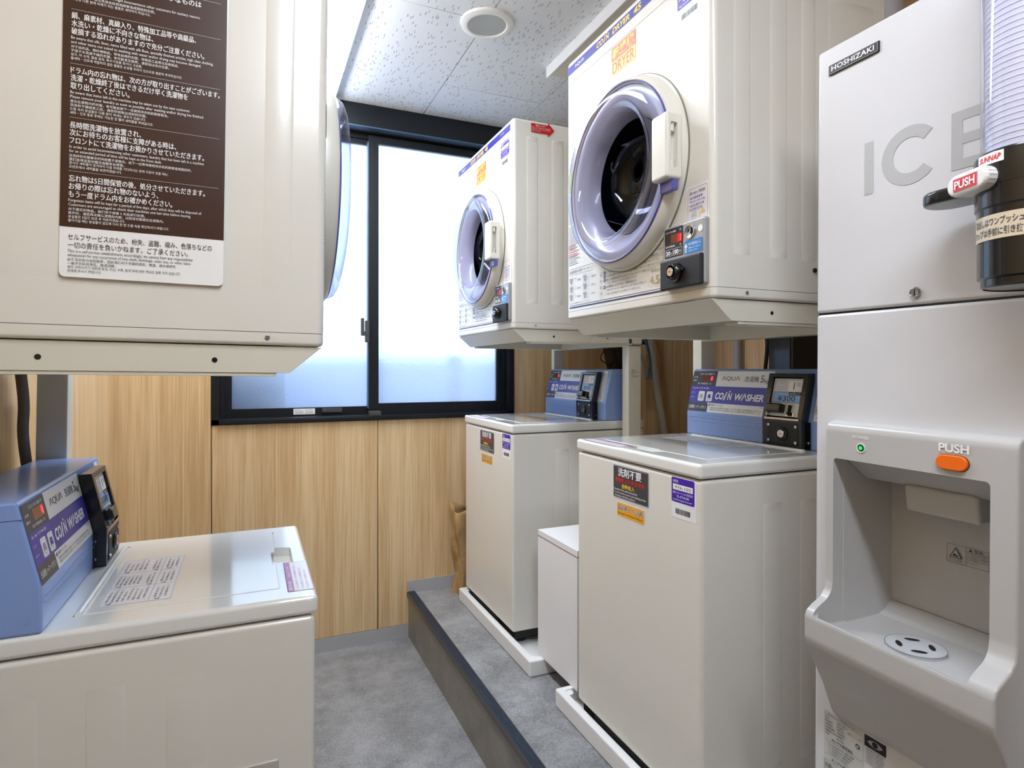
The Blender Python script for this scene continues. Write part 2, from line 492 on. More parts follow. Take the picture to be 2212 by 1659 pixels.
# ceiling: plenum slab + tiles
ce = struct(MB().box(XL-.12, XR+.12, YN-.12, YF+.12, ZC+.012, ZC+.09, mat('ceiling_shadow_gap', (90, 90, 90), .8)).build('ceiling', wn=False))
tiles = {}
def tile_piece(x0, x1, y0, y1):
    key = (round(x1-x0, 3), round(y1-y0, 3))
    if key not in tiles:
        tiles[key] = MB().box(.0016, x1-x0-.0016, .0016, y1-y0-.0016, 0, .014, tile_m, bev=.0008, seg=1).mesh('ceiling_tile')
    o = bpy.data.objects.new('ceiling_tile', tiles[key]); C.objects.link(o); o.parent = ce; o.location = (x0, y0, ZC)
xs = [XL, -.169, .291, .751, 1.211, 1.671, XR]
for i in range(len(xs)-1):
    par = 1.947 if (i % 2 == 0) else 2.45
    ys = [y for y in [par+.91-k*.91 for k in range(0, 7)] if YN < y < YF]
    ys = [YF]+ys+[YN]
    for a, b in zip(ys, ys[1:]): tile_piece(xs[i], xs[i+1], b, a)

# walls: backing slabs + veneer panels
PT = .012
def panel(name, parent, x0, x1, y0, y1, z0, z1, m):
    o = MB().box(0, x1-x0, 0, y1-y0, 0, z1-z0, m, bev=.0015, seg=1).build(name, parent, wn=False)
    o.location = (x0, y0, z0); return o
back = mat('wall_backing', (60, 52, 40), .8)
# wall with the window: hole X -.146..1.22, Z 1.018..ceiling
WX0, WX1, WZ0, WZ1 = -.146, 1.22, 1.018, 2.356
wf = struct(MB().box(XL-.12, WX0, YF, YF+.12, 0, ZC+.09, back).box(WX1, XR+.12, YF, YF+.12, 0, ZC+.09, back)
            .box(WX0, WX1, YF, YF+.12, 0, WZ0, back).box(WX0, WX1, YF, YF+.12, WZ1, ZC+.09, back).build('wall_far', wn=False))
g = .0015
for x0, x1, z1 in ((XL, WX0, ZC), (WX0, .538, WZ0), (.538, WX1, WZ0), (WX1, XR, ZC)):
    panel('wall_panel', wf, x0+g, x1-g, YF-PT+.012-.001-PT+.001, YF, .058, z1, wood_far)
wl = struct(MB().box(XL-.12, XL-.0, YN, YF, 0, ZC+.09, back).build('wall_left', wn=False))
for a, b in ((2.79, 1.88), (1.88, .97), (.97, .06), (.06, -.85), (-.85, -1.70)):
    panel('wall_panel', wl, XL, XL+PT, b+g, a-g-(0.012 if a == 2.79 else 0), .058, ZC, wood_far)
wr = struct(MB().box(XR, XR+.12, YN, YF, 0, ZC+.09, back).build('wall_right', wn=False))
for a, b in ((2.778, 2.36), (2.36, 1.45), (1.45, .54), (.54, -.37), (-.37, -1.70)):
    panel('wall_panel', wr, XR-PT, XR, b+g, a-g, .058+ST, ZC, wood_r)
wn_ = struct(MB().box(XL-.12, XR+.12, YN-.12, YN, 0, ZC+.09, back).build('wall_near', wn=False))
for a, b in ((XL, .4), (.4, 1.2), (1.2, XR)):
    panel('wall_panel', wn_, a+g, b-g, YN, YN+PT, .058, ZC, mat('grey_wallpaper', (150, 149, 146), .7))
struct(MB().box(XL+PT, SX-.001, YF-PT-.003, YF-PT, 0, .058, base_m, bev=.001).box(XL+PT, SX, YF-PT-.006, YF-PT, 0, .003, p_lgrey).build('baseboard_far'))
struct(MB().box(SX-.006, XR-PT, YF-PT-.003, YF-PT, ST, ST+.055, base_m, bev=.001).box(SX-.006, XR-PT, YF-PT-.006, YF-PT, ST, ST+.003, p_lgrey).build('baseboard_far_platform'))
struct(MB().box(XL+PT, XL+PT+.003, YN+PT, YF-PT-.003, 0, .058, base_m, bev=.001).build('baseboard_left'))

# window: casing, two sliding sashes with frosted panes
wi = thing('window_1', ((WX0+WX1)/2, YF, WZ0), 'black aluminium sliding window with two frosted panes', 'window'); wi['kind'] = 'structure'
ox, oz = (WX0+WX1)/2, WZ0
def wb_(x0, x1, y0, y1, z0, z1, mm, mb=None, bev=.001):
    mb = mb or MB(); return mb.box(x0-ox, x1-ox, y0-YF, y1-YF, z0-oz, z1-oz, mm, bev=bev)
YP = YF-PT        # face of the veneer
m = MB()
wb_(WX0, WX0+.028, YP-.006, YF+.11, WZ0, WZ1, anod, m); wb_(WX1-.030, WX1, YP-.006, YF+.11, WZ0, WZ1, anod, m)
wb_(WX0, WX1, YP-.006, YF+.11, WZ0, WZ0+.022, anod, m); wb_(WX0, WX1, YF+.055, YF+.11, WZ1-.030, WZ1, anod, m)
wb_(WX0+.028, WX0+.045, YF+.02, YF+.11, WZ0+.02, WZ1, anod, m); wb_(WX1-.045, WX1-.030, YF+.02, YF+.11, WZ0+.02, WZ1, anod, m)
m.build('window_casing', wi)
wb_(WX0, WX1, YP-.010, YF+.015, WZ1-.001, ZC-.001, anod).build('window_header', wi)
wb_(WX0, WX1, YP-.012, YF+.02, WZ1-.0065, WZ1-.001, anodl).build('header_highlight_strip', wi)  # lighter strip stands in for light caught along the header's lower edge
wb_(WX0+.03, WX1-.02, YP-.020, YF+.0, WZ0+.004, WZ0+.018, anod).build('window_sill', wi)
def sash(x0, x1, y, z0, z1, stl, str_, rb, rt):
    f = MB(); d = .028
    wb_(x0, x0+stl, y, y+d, z0, z1, anod, f); wb_(x1-str_, x1, y, y+d, z0, z1, anod, f)
    wb_(x0+stl, x1-str_, y, y+d, z0, z0+rb, anod, f); wb_(x0+stl, x1-str_, y, y+d, z1-rt, z1, anod, f)
    o = f.build('sash_frame', wi)
    p = wb_(x0+stl-.005, x1-str_+.005, y+.012, y+.018, z0+rb-.005, z1-rt+.005, glass_m, bev=0).build('window_pane', o, wn=False)
    return o
sr = sash(.505, WX1-.040, YF+.030, WZ0+.022, WZ1-.020, .045, .036, .052, .034)
sl = sash(WX0+.038, .545, YF+.064, WZ0+.022, WZ1-.020, .036, .030, .038, .034)
wb_(.500, .505, YF+.030, YF+.058, WZ0+.05, WZ1-.05, anodl).build('meeting_strip', wi)
m = MB(); wb_(.486, .505, YF+.012, YF+.032, 1.375, 1.475, mat('latch_grey', (70, 68, 70), .5), m, .003)
wb_(.466, .480, YF+.004, YF+.022, 1.405, 1.485, mat('latch_grey', (70, 68, 70), .5), m, .003)
wb_(.470, .500, YF+.010, YF+.020, 1.405, 1.425, mat('latch_grey', (70, 68, 70), .5), m, .002)
m.build('window_latch', wi)
m = MB(); wb_(.500, .552, YP-.01, YF+.03, WZ0+.020, WZ0+.040, mat('latch_grey', (70, 68, 70), .5), m, .002); m.build('sash_stop', wi)
m = MB(); wb_(.300, .388, YF+.052, YF+.064, WZ0+.036, WZ0+.056, mat('latch_grey', (70, 68, 70), .5), m, .001)
m.cyl((.313-ox, .053, .046), (.313-ox, .049, .046), .005, chrome, 12); m.build('sash_lock', wi)
pr = Print(); pr.rect(0, 0, .092, .026, p_paper, 1)
pr.text('合わせガラス', .006, .018, .0045, p_grey, w=.03); pr.text('JIS A 4706', .05, .018, .0045, p_grey, w=.03)
for k in range(3): pr.rect(.006, .004+k*.004, .042, .0055+k*.004, p_lgrey, 2); pr.rect(.05, .004+k*.004, .085, .0055+k*.004, p_lgrey, 2)
pr.build('rating_label', wi, FM(.178-ox, .063, .030))

# what stands outside the window: pale wall and a blue-grey unit close by
tag(MB().box(-1.6, 2.8, YF+1.05, YF+1.15, -.3, 1.32, mat('outside_block', (160, 178, 226), .8)).build('garden_wall'),
    'low pale wall outside, seen blurred through the lower panes', 'wall')
oo = thing('outdoor_unit', (-.35, YF+.34, 0), 'bluish outdoor unit blurred behind the left pane corner', 'appliance')
MB().box(-.30, .50, -.12, .15, .5, 1.31, mat('outside_blue', (58, 92, 140), .6), bev=.01).build('unit_housing', oo)
MB().box(-.25, .3, -.14, -.12, .55, 1.1, mat('outside_blue', (58, 92, 140), .6)).build('unit_grille', oo)
MB().box(-.28, -.2, -.1, .1, 0, .5, blackm).build('unit_bracket', oo); MB().box(.26, .34, -.1, .1, 0, .5, blackm).build('unit_bracket', oo)
tag(MB().box(1.02, 1.09, YF+.42, YF+.49, 0, 1.33, mat('outside_blue2', (80, 110, 160), .6), bev=.005).build('outdoor_post'),
    'bluish post outside, a blurred upright band in the right pane', 'post')
tag(MB().box(-1.6, 2.8, YF+.13, YF+1.05, -.3, -.2, mat('outside_block', (160, 178, 226), .8)).build('outside_ground'), None, None, None, 'structure')

# ceiling lamps
def lamp(y0, y1, label):
    o = thing('ceiling_light', (.24, (y0+y1)/2, ZC), label, 'lamp')
    h = (y1-y0)/2
    MB().box(-.098, .100, -h-.004, h+.004, -.034, 0, white, bev=.004).build('lamp_housing', o)
    m = MB().prism([(-.088, -.030), (.088, -.030), (.076, -.058), (-.076, -.058)], -h+.006, h-.006, emit('lamp_diffuser', (236, 244, 255), LAMP), frame='xz', bev=.006)
    m.build('diffuser', o)
lamp(1.47, 2.735, 'lit long white ceiling lamp running towards the window')
lamp(-.75, .52, 'lit long white ceiling lamp behind the camera')

# long box fixed under the ceiling
o = thing('ceiling_box', (1.18, 1.45, ZC), 'long unlit white box fixed under the ceiling over the right dryers', 'fixture')
MB().box(-.09, .09, -.68, .69, -.034, 0, mat('beige_panel', (222, 216, 202), .5), bev=.003).build('box_body', o)
MB().box(-.096, -.088, -.69, .70, -.044, 0, white, bev=.002).box(.088, .096, -.69, .70, -.044, 0, white, bev=.002).build('side_trim', o)
o = thing('ceiling_speaker', (.757, 1.955, ZC), 'round white speaker with grey mesh grille in the ceiling', 'speaker')
DN = Matrix(((1, 0, 0, 0), (0, 0, 1, 0), (0, 1, 0, 0), (0, 0, 0, 1)))   # lathe axis -y -> -z
MB().lathe([(.0, .004), (.062, .004), (.070, .012), (.080, .013), (.092, .008), (.094, 0)], mat('speaker_white', (232, 230, 224), .45), M=DN).build('speaker_ring', o)
MB().lathe([(0, .0085), (.067, .0085), (.068, .004)], mat('speaker_mesh', (176, 178, 172), .6, bump=.8, bscale=900), M=DN).build('speaker_grille', o)
struct(MB().box(XR-PT-.003, XR-PT, YN+PT, YF-PT-.004, ST, ST+.058, base_m, bev=.001).build('baseboard_right'))

# ================================================================== LABELS shared by the machines
GAP = .0004
def front(u0, v0, y=0.): return FM(u0, y-GAP, v0)

def purple_label(number):
    p = Print()
    p.rect(0, -.036, .084, .056, p_paper, 0, .002)
    p.rect(0, 0, .078, .056, p_purple, 1, .004).rect(.005, .028, .073, .041, p_white, 2)
    p.text('管理番号', .006, .0445, .0065, p_white, w=.018)
    p.text(number, .012, .031, .0065, p_dark, w=.055)
    p.text('京都インターナショナル株式会社', .005, .019, .006, p_white, w=.068)
    p.text('TEL. 0774-38-2788', .018, .011, .0052, p_white, w=.042)
    p.text('http://www.kyoto-inter.com/', .006, .003, .0052, p_white, w=.064)
    random.seed(7); u = .014
    while u < .062:
        w = random.choice((.0008, .0012, .002)); p.rect(u, -.026, u+w, -.014, p_dark, 2); u += w+random.choice((.0008, .0014))
    return p

# ================================================================== TUMBLE DRYER (front = local -y, origin bottom front centre)
DW, DD, DH = .615, .530, .757
def A(a): return a-DW/2

def rib(mb, x, sg, y0, y1, z0, z1, h, dy, dz):
    """pressed raised rib with sloping flanks on a side panel"""
    t = bmesh.new(); a = x-sg*.0006; b = x+sg*h
    lo = [t.verts.new((a, y, z)) for y, z in ((y0, z0), (y1, z0), (y1, z1), (y0, z1))]
    hi = [t.verts.new((b, y, z)) for y, z in ((y0+dy, z0+dz), (y1-dy, z0+dz), (y1-dy, z1-dz), (y0+dy, z1-dz))]
    t.faces.new(hi)
    for i in range(4): t.faces.new((lo[i], lo[(i+1) % 4], hi[(i+1) % 4], hi[i]))
    bmesh.ops.recalc_face_normals(t, faces=t.faces)
    if (t.faces[0].normal.x > 0) != (sg > 0): bmesh.ops.reverse_faces(t, faces=t.faces)
    mb.add(t, cream)

def make_dryer():
    t = thing('tumble_dryer', (0, 0, 0), '', 'dryer')
    # cabinet with rounded vertical edges and pressed ribs in the sides
    m = MB().box(-DW/2, DW/2, 0, DD, .0220, DH, cream, bev=.014, seg=4, only=lambda d, c: abs(d.z) > .9 or c.z > .4)
    cab = m.build('cabinet')
    c = MB().cyl((A(.310), -.05, .333), (A(.310), .31, .333), .186, cream, seg=72)
    cut(cab, c); cab.parent = t
    m = MB()
    for sgn in (-1, 1):
        for y0, y1 in ((.053, .100), (.154, .205), (.245, .290), (.329, .480)):
            x = sgn*DW/2
            rib(m, x, sgn, y0, y1, .085, DH-.055, .0022, .006, .03)
    # thin crease lines over and under the front panel
    m.box(-DW/2+.012, DW/2-.012, -.0010, .001, .686, .6885, cream, bev=.0005, seg=1)
    m.build('side_ribs', t)['kind'] = 'stuff'
    MB().box(-DW/2, DW/2, 0, DD, 0, .0210, cream, bev=.014, seg=4, only=lambda d, c: abs(d.z) > .9, bot=.0065).build('base_band', t)
    MB().box(-DW/2+.0012, DW/2-.0012, .0012, DD-.0012, .0205, .0225, mat('seam_shadow', (120, 116, 104), .6), bev=.013, seg=4, only=lambda d, c: abs(d.z) > .9).build('band_seam', t)
    s = MB()
    for sgn in (-1, 1):
        s.cyl((sgn*(DW/2-.001), .090, .0125), (sgn*(DW/2+.0018), .090, .0125), .0042, chrome, 16, bev=.001)
        s.build('side_screw', t); s = MB()
    # drum
    T0 = Matrix.Translation((A(.310), 0, .333))
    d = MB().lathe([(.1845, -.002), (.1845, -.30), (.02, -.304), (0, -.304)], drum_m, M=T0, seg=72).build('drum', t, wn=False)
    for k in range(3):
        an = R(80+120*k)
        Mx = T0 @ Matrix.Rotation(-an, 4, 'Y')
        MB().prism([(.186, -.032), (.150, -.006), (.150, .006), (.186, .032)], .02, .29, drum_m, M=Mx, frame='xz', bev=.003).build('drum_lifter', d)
    f = MB().lathe([(0, -.296), (.055, -.296), (.06, -.300)], mat('drum_filter', (70, 72, 78), .5), M=T0).cyl((A(.31), .286, .333), (A(.31), .297, .333), .010, chrome, 20)
    f.build('lint_filter', d)
    # door: cream ring, lilac inner frame, clear domed cover, dark bowl window
    dr = MB().lathe([(.2335, 0), (.2335, .003), (.2285, .0045), (.2285, .016), (.2255, .027), (.219, .034), (.211, .0365), (.2085, .034), (.2085, .012), (.2085, 0)], cream2, M=T0, seg=96, close=False).build('door_ring', t)
    MB().lathe([(.236, 0), (.236, .0022), (.232, .0030), (.2290, .0030)], mat('shaded_gasket', (130, 128, 112), .5), M=T0, seg=96).build('shaded_gasket', dr)  # gasket ring; the olive shadow around the door is put into its colour
    MB().lathe([(.2083, .018), (.2080, .030), (.196, .034), (.184, .030), (.166, .020), (.157, .012), (.149, .004), (.143, -.008), (.1405, -.014)], mat('door_inner_lilac', (182, 180, 190), .35, coat=.3), M=T0, seg=96).build('inner_frame', dr, 'lilac grey inner door frame')
    MB().lathe([(.2140, .031), (.2146, .036), (.2140, .044), (.2085, .052), (.198, .058), (.184, .0608), (.168, .0600), (.157, .056), (.152, .049), (.148, .036), (.144, .014), (.1405, -.004), (.1395, -.013)], clear, M=T0, seg=96).build('clear_cover', dr, 'clear violet tinted domed plastic cover', wn=False)
    MB().lathe([(.2155, .029), (.2160, .033), (.2155, .0370), (.2125, .0385), (.2110, .0365)], mat('violet_rim', (84, 88, 158), .15, coat=.5), M=T0, seg=96).build('cover_rim', dr, 'dark violet cover rim')
    MB().lathe([(.1395, -.012), (.137, -.028), (.127, -.060), (.104, -.085), (.06, -.102), (0, -.110)], clear_in, M=T0, seg=72).build('bowl_window', dr, 'dark glass bowl', wn=False)
    # handle over the right side of the ring
    h = MB().box(A(.492), A(.547), -.0625, -.020, .256, .396, cream2, bev=.0065, seg=3).build('handle')
    cut(h, MB().box(A(.531), A(.56), -.052, -.034, .278, .374, cream2, bev=.004))
    h.parent = dr
    MB().cyl((A(.537), -.043, .278), (A(.537), -.043, .296), .0062, cream2, 16, bev=.001).cyl((A(.537), -.043, .356), (A(.537), -.043, .374), .0062, cream2, 16, bev=.001).build('handle_pin', dr)['kind'] = 'stuff'
    MB().box(A(.498), A(.543), -.0445, -.028, .232, .258, mat('violet_rim', (52, 50, 104), .15), bev=.004).build('latch_notch', dr)
    # coin box
    cb = MB().box(A(.469), A(.604), -.0125, .004, .0295, .1665, silver, bev=.0045, seg=3).build('coin_box', t)
    cp = Print()
    cp.rect(A(.4775), .098, A(.5385), .1615, p_black, 1, .003)
    cp.text('ただいまの金額', A(.481), .1515, .0045, p_white, w=.034, off=.01).text('円', A(.528), .151, .0052, p_white)
    cp.rect(A(.4985), .1275, A(.5355), .1475, p_darkred, 2)
    cp.rect(A(.5215), .1285, A(.5345), .1465, mat('display_glow', (235, 20, 30), .3), 3)
    cp.text('残り時間(約)', A(.481), .1195, .0050, p_white, w=.032, off=.01).text('分', A(.528), .119, .0055, p_white)
    cp.outline(A(.481), .1015, A(.5355), .1165, .0006, p_white, 2)
    cp.text('30', A(.483), .1035, .0095, p_white, w=.014, off=.03).text('分', A(.498), .1035, .006, p_white, w=.006)
    cp.text('100', A(.506), .1035, .0100, p_white, w=.018, off=.03).text('円', A(.526), .1040, .0065, p_white)
    cp.rect(A(.5435), .0965, A(.5985), .1245, p_sky, 1, .003)
    cp.poly([(A(.547), .099), (A(.550), .099), (A(.550), .111), (A(.553), .111), (A(.5485), .120), (A(.544), .111), (A(.547), .111)], p_white, 2)
    cp.text('100円硬貨投入口', A(.5555), .113, .0068, p_white, w=.039)
    cp.text('連続投入および途中での', A(.5565), .1065, .0038, p_white, w=.037).text('追加投入もできます。', A(.5565), .1005, .0038, p_white, w=.030)
    cp.circ(A(.5925), .1435, .0072, p_white, 1)
    cp.build('coin_box_print', cb, front(0, 0, -.0125))
    dg = Print(.0003); dg.text('1', A(.531), .1300, .0145, led_red, w=.002, l=4); dg.build('display_digit', cb, front(0, 0, -.0126))
    rt = MB().lathe([(.0150, 0), (.0150, .0035), (.0125, .0035), (.0085, .0010), (0, .0005)], chrome, M=Matrix.Translation((A(.5610), -.0125, .1425)), seg=40)
    rt.box(A(.5665), A(.5680), -.0165, -.012, .134, .151, black); rt.cyl((A(.5640), -.0125, .140), (A(.5640), -.018, .140), .0022, chrome, 12)
    rt.build('coin_slot', cb)
    MB().box(A(.468), A(.6020), -.0205, -.010, .0270, .0925, blackm, bev=.0045, seg=3).build('cash_door', cb, 'textured black cash box door')
    TK = Matrix.Translation((A(.525), -.0200, .0615))
    MB().lathe([(.0215, 0), (.0215, .006), (.0190, .013), (.0145, .016), (.0130, .010), (.0105, .010), (0, .010)], black, M=TK, seg=48).cyl((A(.500), -.022, .060), (A(.504), -.022, .060), .004, black, 12).cyl((A(.547), -.022, .064), (A(.552), -.022, .064), .004, black, 12).build('lock_collar', cb)
    MB().lathe([(.0102, .010), (.0102, .0165), (.0092, .0180), (0, .0180)], chrome, M=TK, seg=32).box(A(.5222), A(.5278), -.0386, -.0370, .0606, .0624, black).build('key_lock', cb)
    # prints on the front
    p = Print()
    p.rect(A(.008), .715, A(.592), .7385, p_band, 1)
    p.text('ΛQUΛ', A(.052), .7205, .0105, p_white, w=.050, off=.008)
    p.text('CO', A(.170), .7185, .0145, p_yellow, w=.033, off=.03, shear=.2)
    p.poly([(A(.204), .7175), (A(.2085), .7175), (A(.2155), .7345), (A(.211), .7345)], p_yellow, 3).circ(A(.2215), .7355, .0022, p_yellow, 3)
    p.text('N', A(.2160), .7185, .0145, p_yellow, w=.016, off=.03, shear=.2)
    p.text('DRYER', A(.246), .7185, .0145, p_yellow, w=.078, off=.03, shear=.2)
    p.text('45', A(.340), .7185, .0160, p_yellow, w=.033, off=.03, shear=.15)
    p.text('乾燥機', A(.500), .7215, .0110, p_lgrey, w=.036)
    # navy double rule and small print under the door
    p.rect(A(.019), .0300, A(.467), .0338, p_navy, 1).rect(A(.019), .0372, A(.467), .0384, p_navy, 1)
    p.outline(A(.017), .1260, A(.150), .1440, .0007, p_grey, 1, .004)
    p.text('乾燥時間の目安', A(.022), .1300, .0095, p_grey, w=.070).text('（衣類により異なります）', A(.096), .1320, .006, p_grey, w=.048)
    for i in range(2):
        for j in range(3):
            a0 = A(.017+i*.078); b0 = .0990-j*.0235
            p.outline(a0, b0, a0+.0235, b0+.0215, .0005, p_lgrey, 1, .002)
            p.text(('肌着', 'シャツ', 'タオル', 'くつ下', 'ズボン', 'トレーナー')[i*3+j], a0+.026, b0+.014, .0045, p_lgrey, w=.016)
            p.text('約2.5kg', a0+.026, b0+.0075, .004, p_lgrey, w=.016).text('綿', a0+.026, b0+.001, .0045, p_lgrey)
            p.text(('約60分', '約30分', '約90分')[j], a0+.048, b0+.007, .0065, p_grey, w=.020)
            p.poly([(a0+.006, b0+.003), (a0+.017, b0+.003), (a0+.017, b0+.013), (a0+.021, b0+.011), (a0+.019, b0+.018), (a0+.004, b0+.018), (a0+.002, b0+.011), (a0+.006, b0+.013)], p_lgrey, 2)
    p.text('4.5kg以上の洗濯物は入れないでください。', A(.019), .0415, .0055, p_grey, w=.120)
    p.outline(A(.186), .0430, A(.198), .1120, .0005, p_grey, 1)
    for k, ch in enumerate('操作順序'): p.text(ch, A(.1885), .1000-k*.0165, .0075, p_grey, w=.007)
    L4 = (('1', 'ドアを開きドラム内に小物の洗濯物が入っていないか確かめてください。', .1045, .0065, .245), ('2', 'ドラム奥の糸屑フィルターはご使用前に必ず掃除してもとどおり取り付けてください。', .0945, .0065, .262),
          ('3', '脱水した洗濯物を1枚ずつひろげてドラムに入れてドアを閉じてください。', .0845, .0065, .230), ('', 'ドアを開くと乾燥がストップしますので注意してください。', .0765, .005, .150),
          ('4', '100円硬貨を入れてください。乾燥を始めます。', .0665, .0065, .150), ('', 'ドアを開けば途中で止められます。硬貨は戻りません。再びドアを閉じると再運転します。', .0585, .005, .190), ('', '（ご注意）100円硬貨専用ですので他の硬貨を入れても動作しません。', .0485, .005, .165))
    for n_, s_, b, h_, w in L4:
        if n_:
            p.circ(A(.2085), b+.0032, .0045, p_navy, 1, 16, .005); p.text(n_, A(.2085), b+.0006, .0055, p_white, al='c', off=.02)
        p.text(s_, A(.216), b, h_, p_dark if h_ > .006 else p_grey, w=w*.93)
    p.outline(A(.400), .0465, A(.462), .0920, .0005, p_gold, 1, .003)
    p.text('乾燥容量', A(.412), .0785, .0075, p_gold, w=.040).text('4.5', A(.406), .0510, .0200, p_gold, w=.034, off=.015).text('kg', A(.443), .0500, .0120, p_gold, w=.016)
    p.outline(A(.408), .1130, A(.470), .1370, .0006, p_grey, 1, .002).rect(A(.411), .1255, A(.421), .1340, p_black, 2)
    p.text('糸くずは必ず掃除', A(.423), .1260, .0068, p_dark, w=.044).text('乾燥を停止しています', A(.411), .1155, .0065, p_dark, w=.055)
    # column of small notices left of the door
    rr = random.Random(3)
    p.rect(A(.014), .365, A(.034), .425, p_green, 1)
    for k in range(7): p.rect(A(.016), .370+k*.0075, A(.016+.010+.006*rr.random()), .373+k*.0075, p_lgrey, 2)
    b = .355
    while b > .155:
        w = .02+.05*max(0, (.36-b)/.2)*rr.uniform(.5, 1); p.rect(A(.015), b, A(.015)+w, b+.0022, p_lgrey, 1); b -= .0052 if rr.random() > .15 else .011
    p.outline(A(.015), .2020, A(.052), .2130, .0008, p_red, 2, .004).text('ご注意ください', A(.018), .2045, .006, p_red, w=.030)
    for k in range(3): p.rect(A(.015), .193-k*.006, A(.065), .195-k*.006, p_pink, 2)
    p.build('front_print', t, front(0, 0))
    # DRYER sticker
    p = Print(); p.rect(0, .036, .106, .072, p_coral, 1).rect(0, 0, .106, .036, p_amber, 1)
    p.text('乾燥機', .005, .039, .030, p_yellow, w=.096, off=.03).text('DRYER', .005, .004, .0275, p_red, w=.096)
    p.build('dryer_sticker', t, front(A(.243), .610))
    purple_label('975-101').build('service_sticker', t, front(A(.505), .636))
    # price sticker
    p = Print(); p.rect(-.004, -.004, .066, .076, p_paper, 0, .002)
    p.outline(0, 0, .061, .070, .0009, p_pink, 1, .006)
    p.text('30 min / ¥100', .006, .0565, .0072, p_dark, w=.048)
    p.text('100円硬貨専用', .006, .0465, .0060, p_blue, w=.040).text('100 yen coins only', .006, .0385, .0060, p_blue, w=.048).text('100日元硬币专用', .006, .0305, .0060, p_blue, w=.044).text('100엔동전전용', .006, .0225, .0060, p_blue, w=.040)
    p.circo(.020, .0115, .0082, .0007, p_grey, 1).text('100', .020, .0085, .006, p_grey, al='c', w=.011)
    p.poly([(.032, .004), (.036, .005), (.042, .0125), (.050, .010), (.054, .0135), (.052, .0185), (.047, .0185), (.049, .0215), (.046, .0225), (.042, .017), (.038, .014)], p_skin, 1)
    p.build('price_sticker', t, front(A(.539), .166))
    return t

dryer_r = make_dryer()
def place(o, x, y, z, rz, label, tilt=0., cat=None):
    o.location = (x, y, z); o.rotation_euler = (tilt, 0, rz); o['label'] = label; return o
o_mid = dup(dryer_r); o_left = dup(dryer_r)
GD = 'coin operated tumble dryers on stands'
place(dryer_r, .86, 1.2625, 1.397, -R(90), 'nearest right-hand coin dryer, its round clear door in full view beside the ice machine')
place(o_mid, .86, 2.275, 1.397, -R(90), 'farther right coin dryer before the window, red arrow sticker on its side')
place(o_left, .116, 1.3825, 1.289, R(90), 'left coin dryer seen from its side, carrying a large brown notice', R(.8))
for o in (dryer_r, o_mid, o_left): o['group'] = GD

# red arrow sticker and small tag on the side of the middle dryer (local +x side)
p = Print()
p.poly([(0, 0), (.068, 0), (.068, -.010), (.094, .0165), (.068, .043), (.068, .033), (0, .033)], p_red2, 1)
p.text('吸気フィルター', .018, .0235, .0062, p_white, w=.042, off=.01)
p.text('吸気フィルターが目づまりすると乾燥時間が', .003, .0165, .0046, p_white, w=.075).text('長くなります。すいカバーごとにフィルターを', .003, .0105, .0046, p_white, w=.075).text('掃除してください。', .003, .0045, .0046, p_white, w=.035)
p.rect(0, -.030, .018, -.022, p_paper, 1, .002).text('アース端子', .002, -.028, .004, p_grey, w=.014)
p.build('arrow_sticker', o_mid, FM(DW/2+.0026, .071, .711, (0, 1, 0)), 'red arrow sticker pointing to the rear')
MB().cyl((DW/2-.001, .286, .072), (DW/2+.004, .286, .072), .005, rubber, 12).build('side_plug', dryer_r)

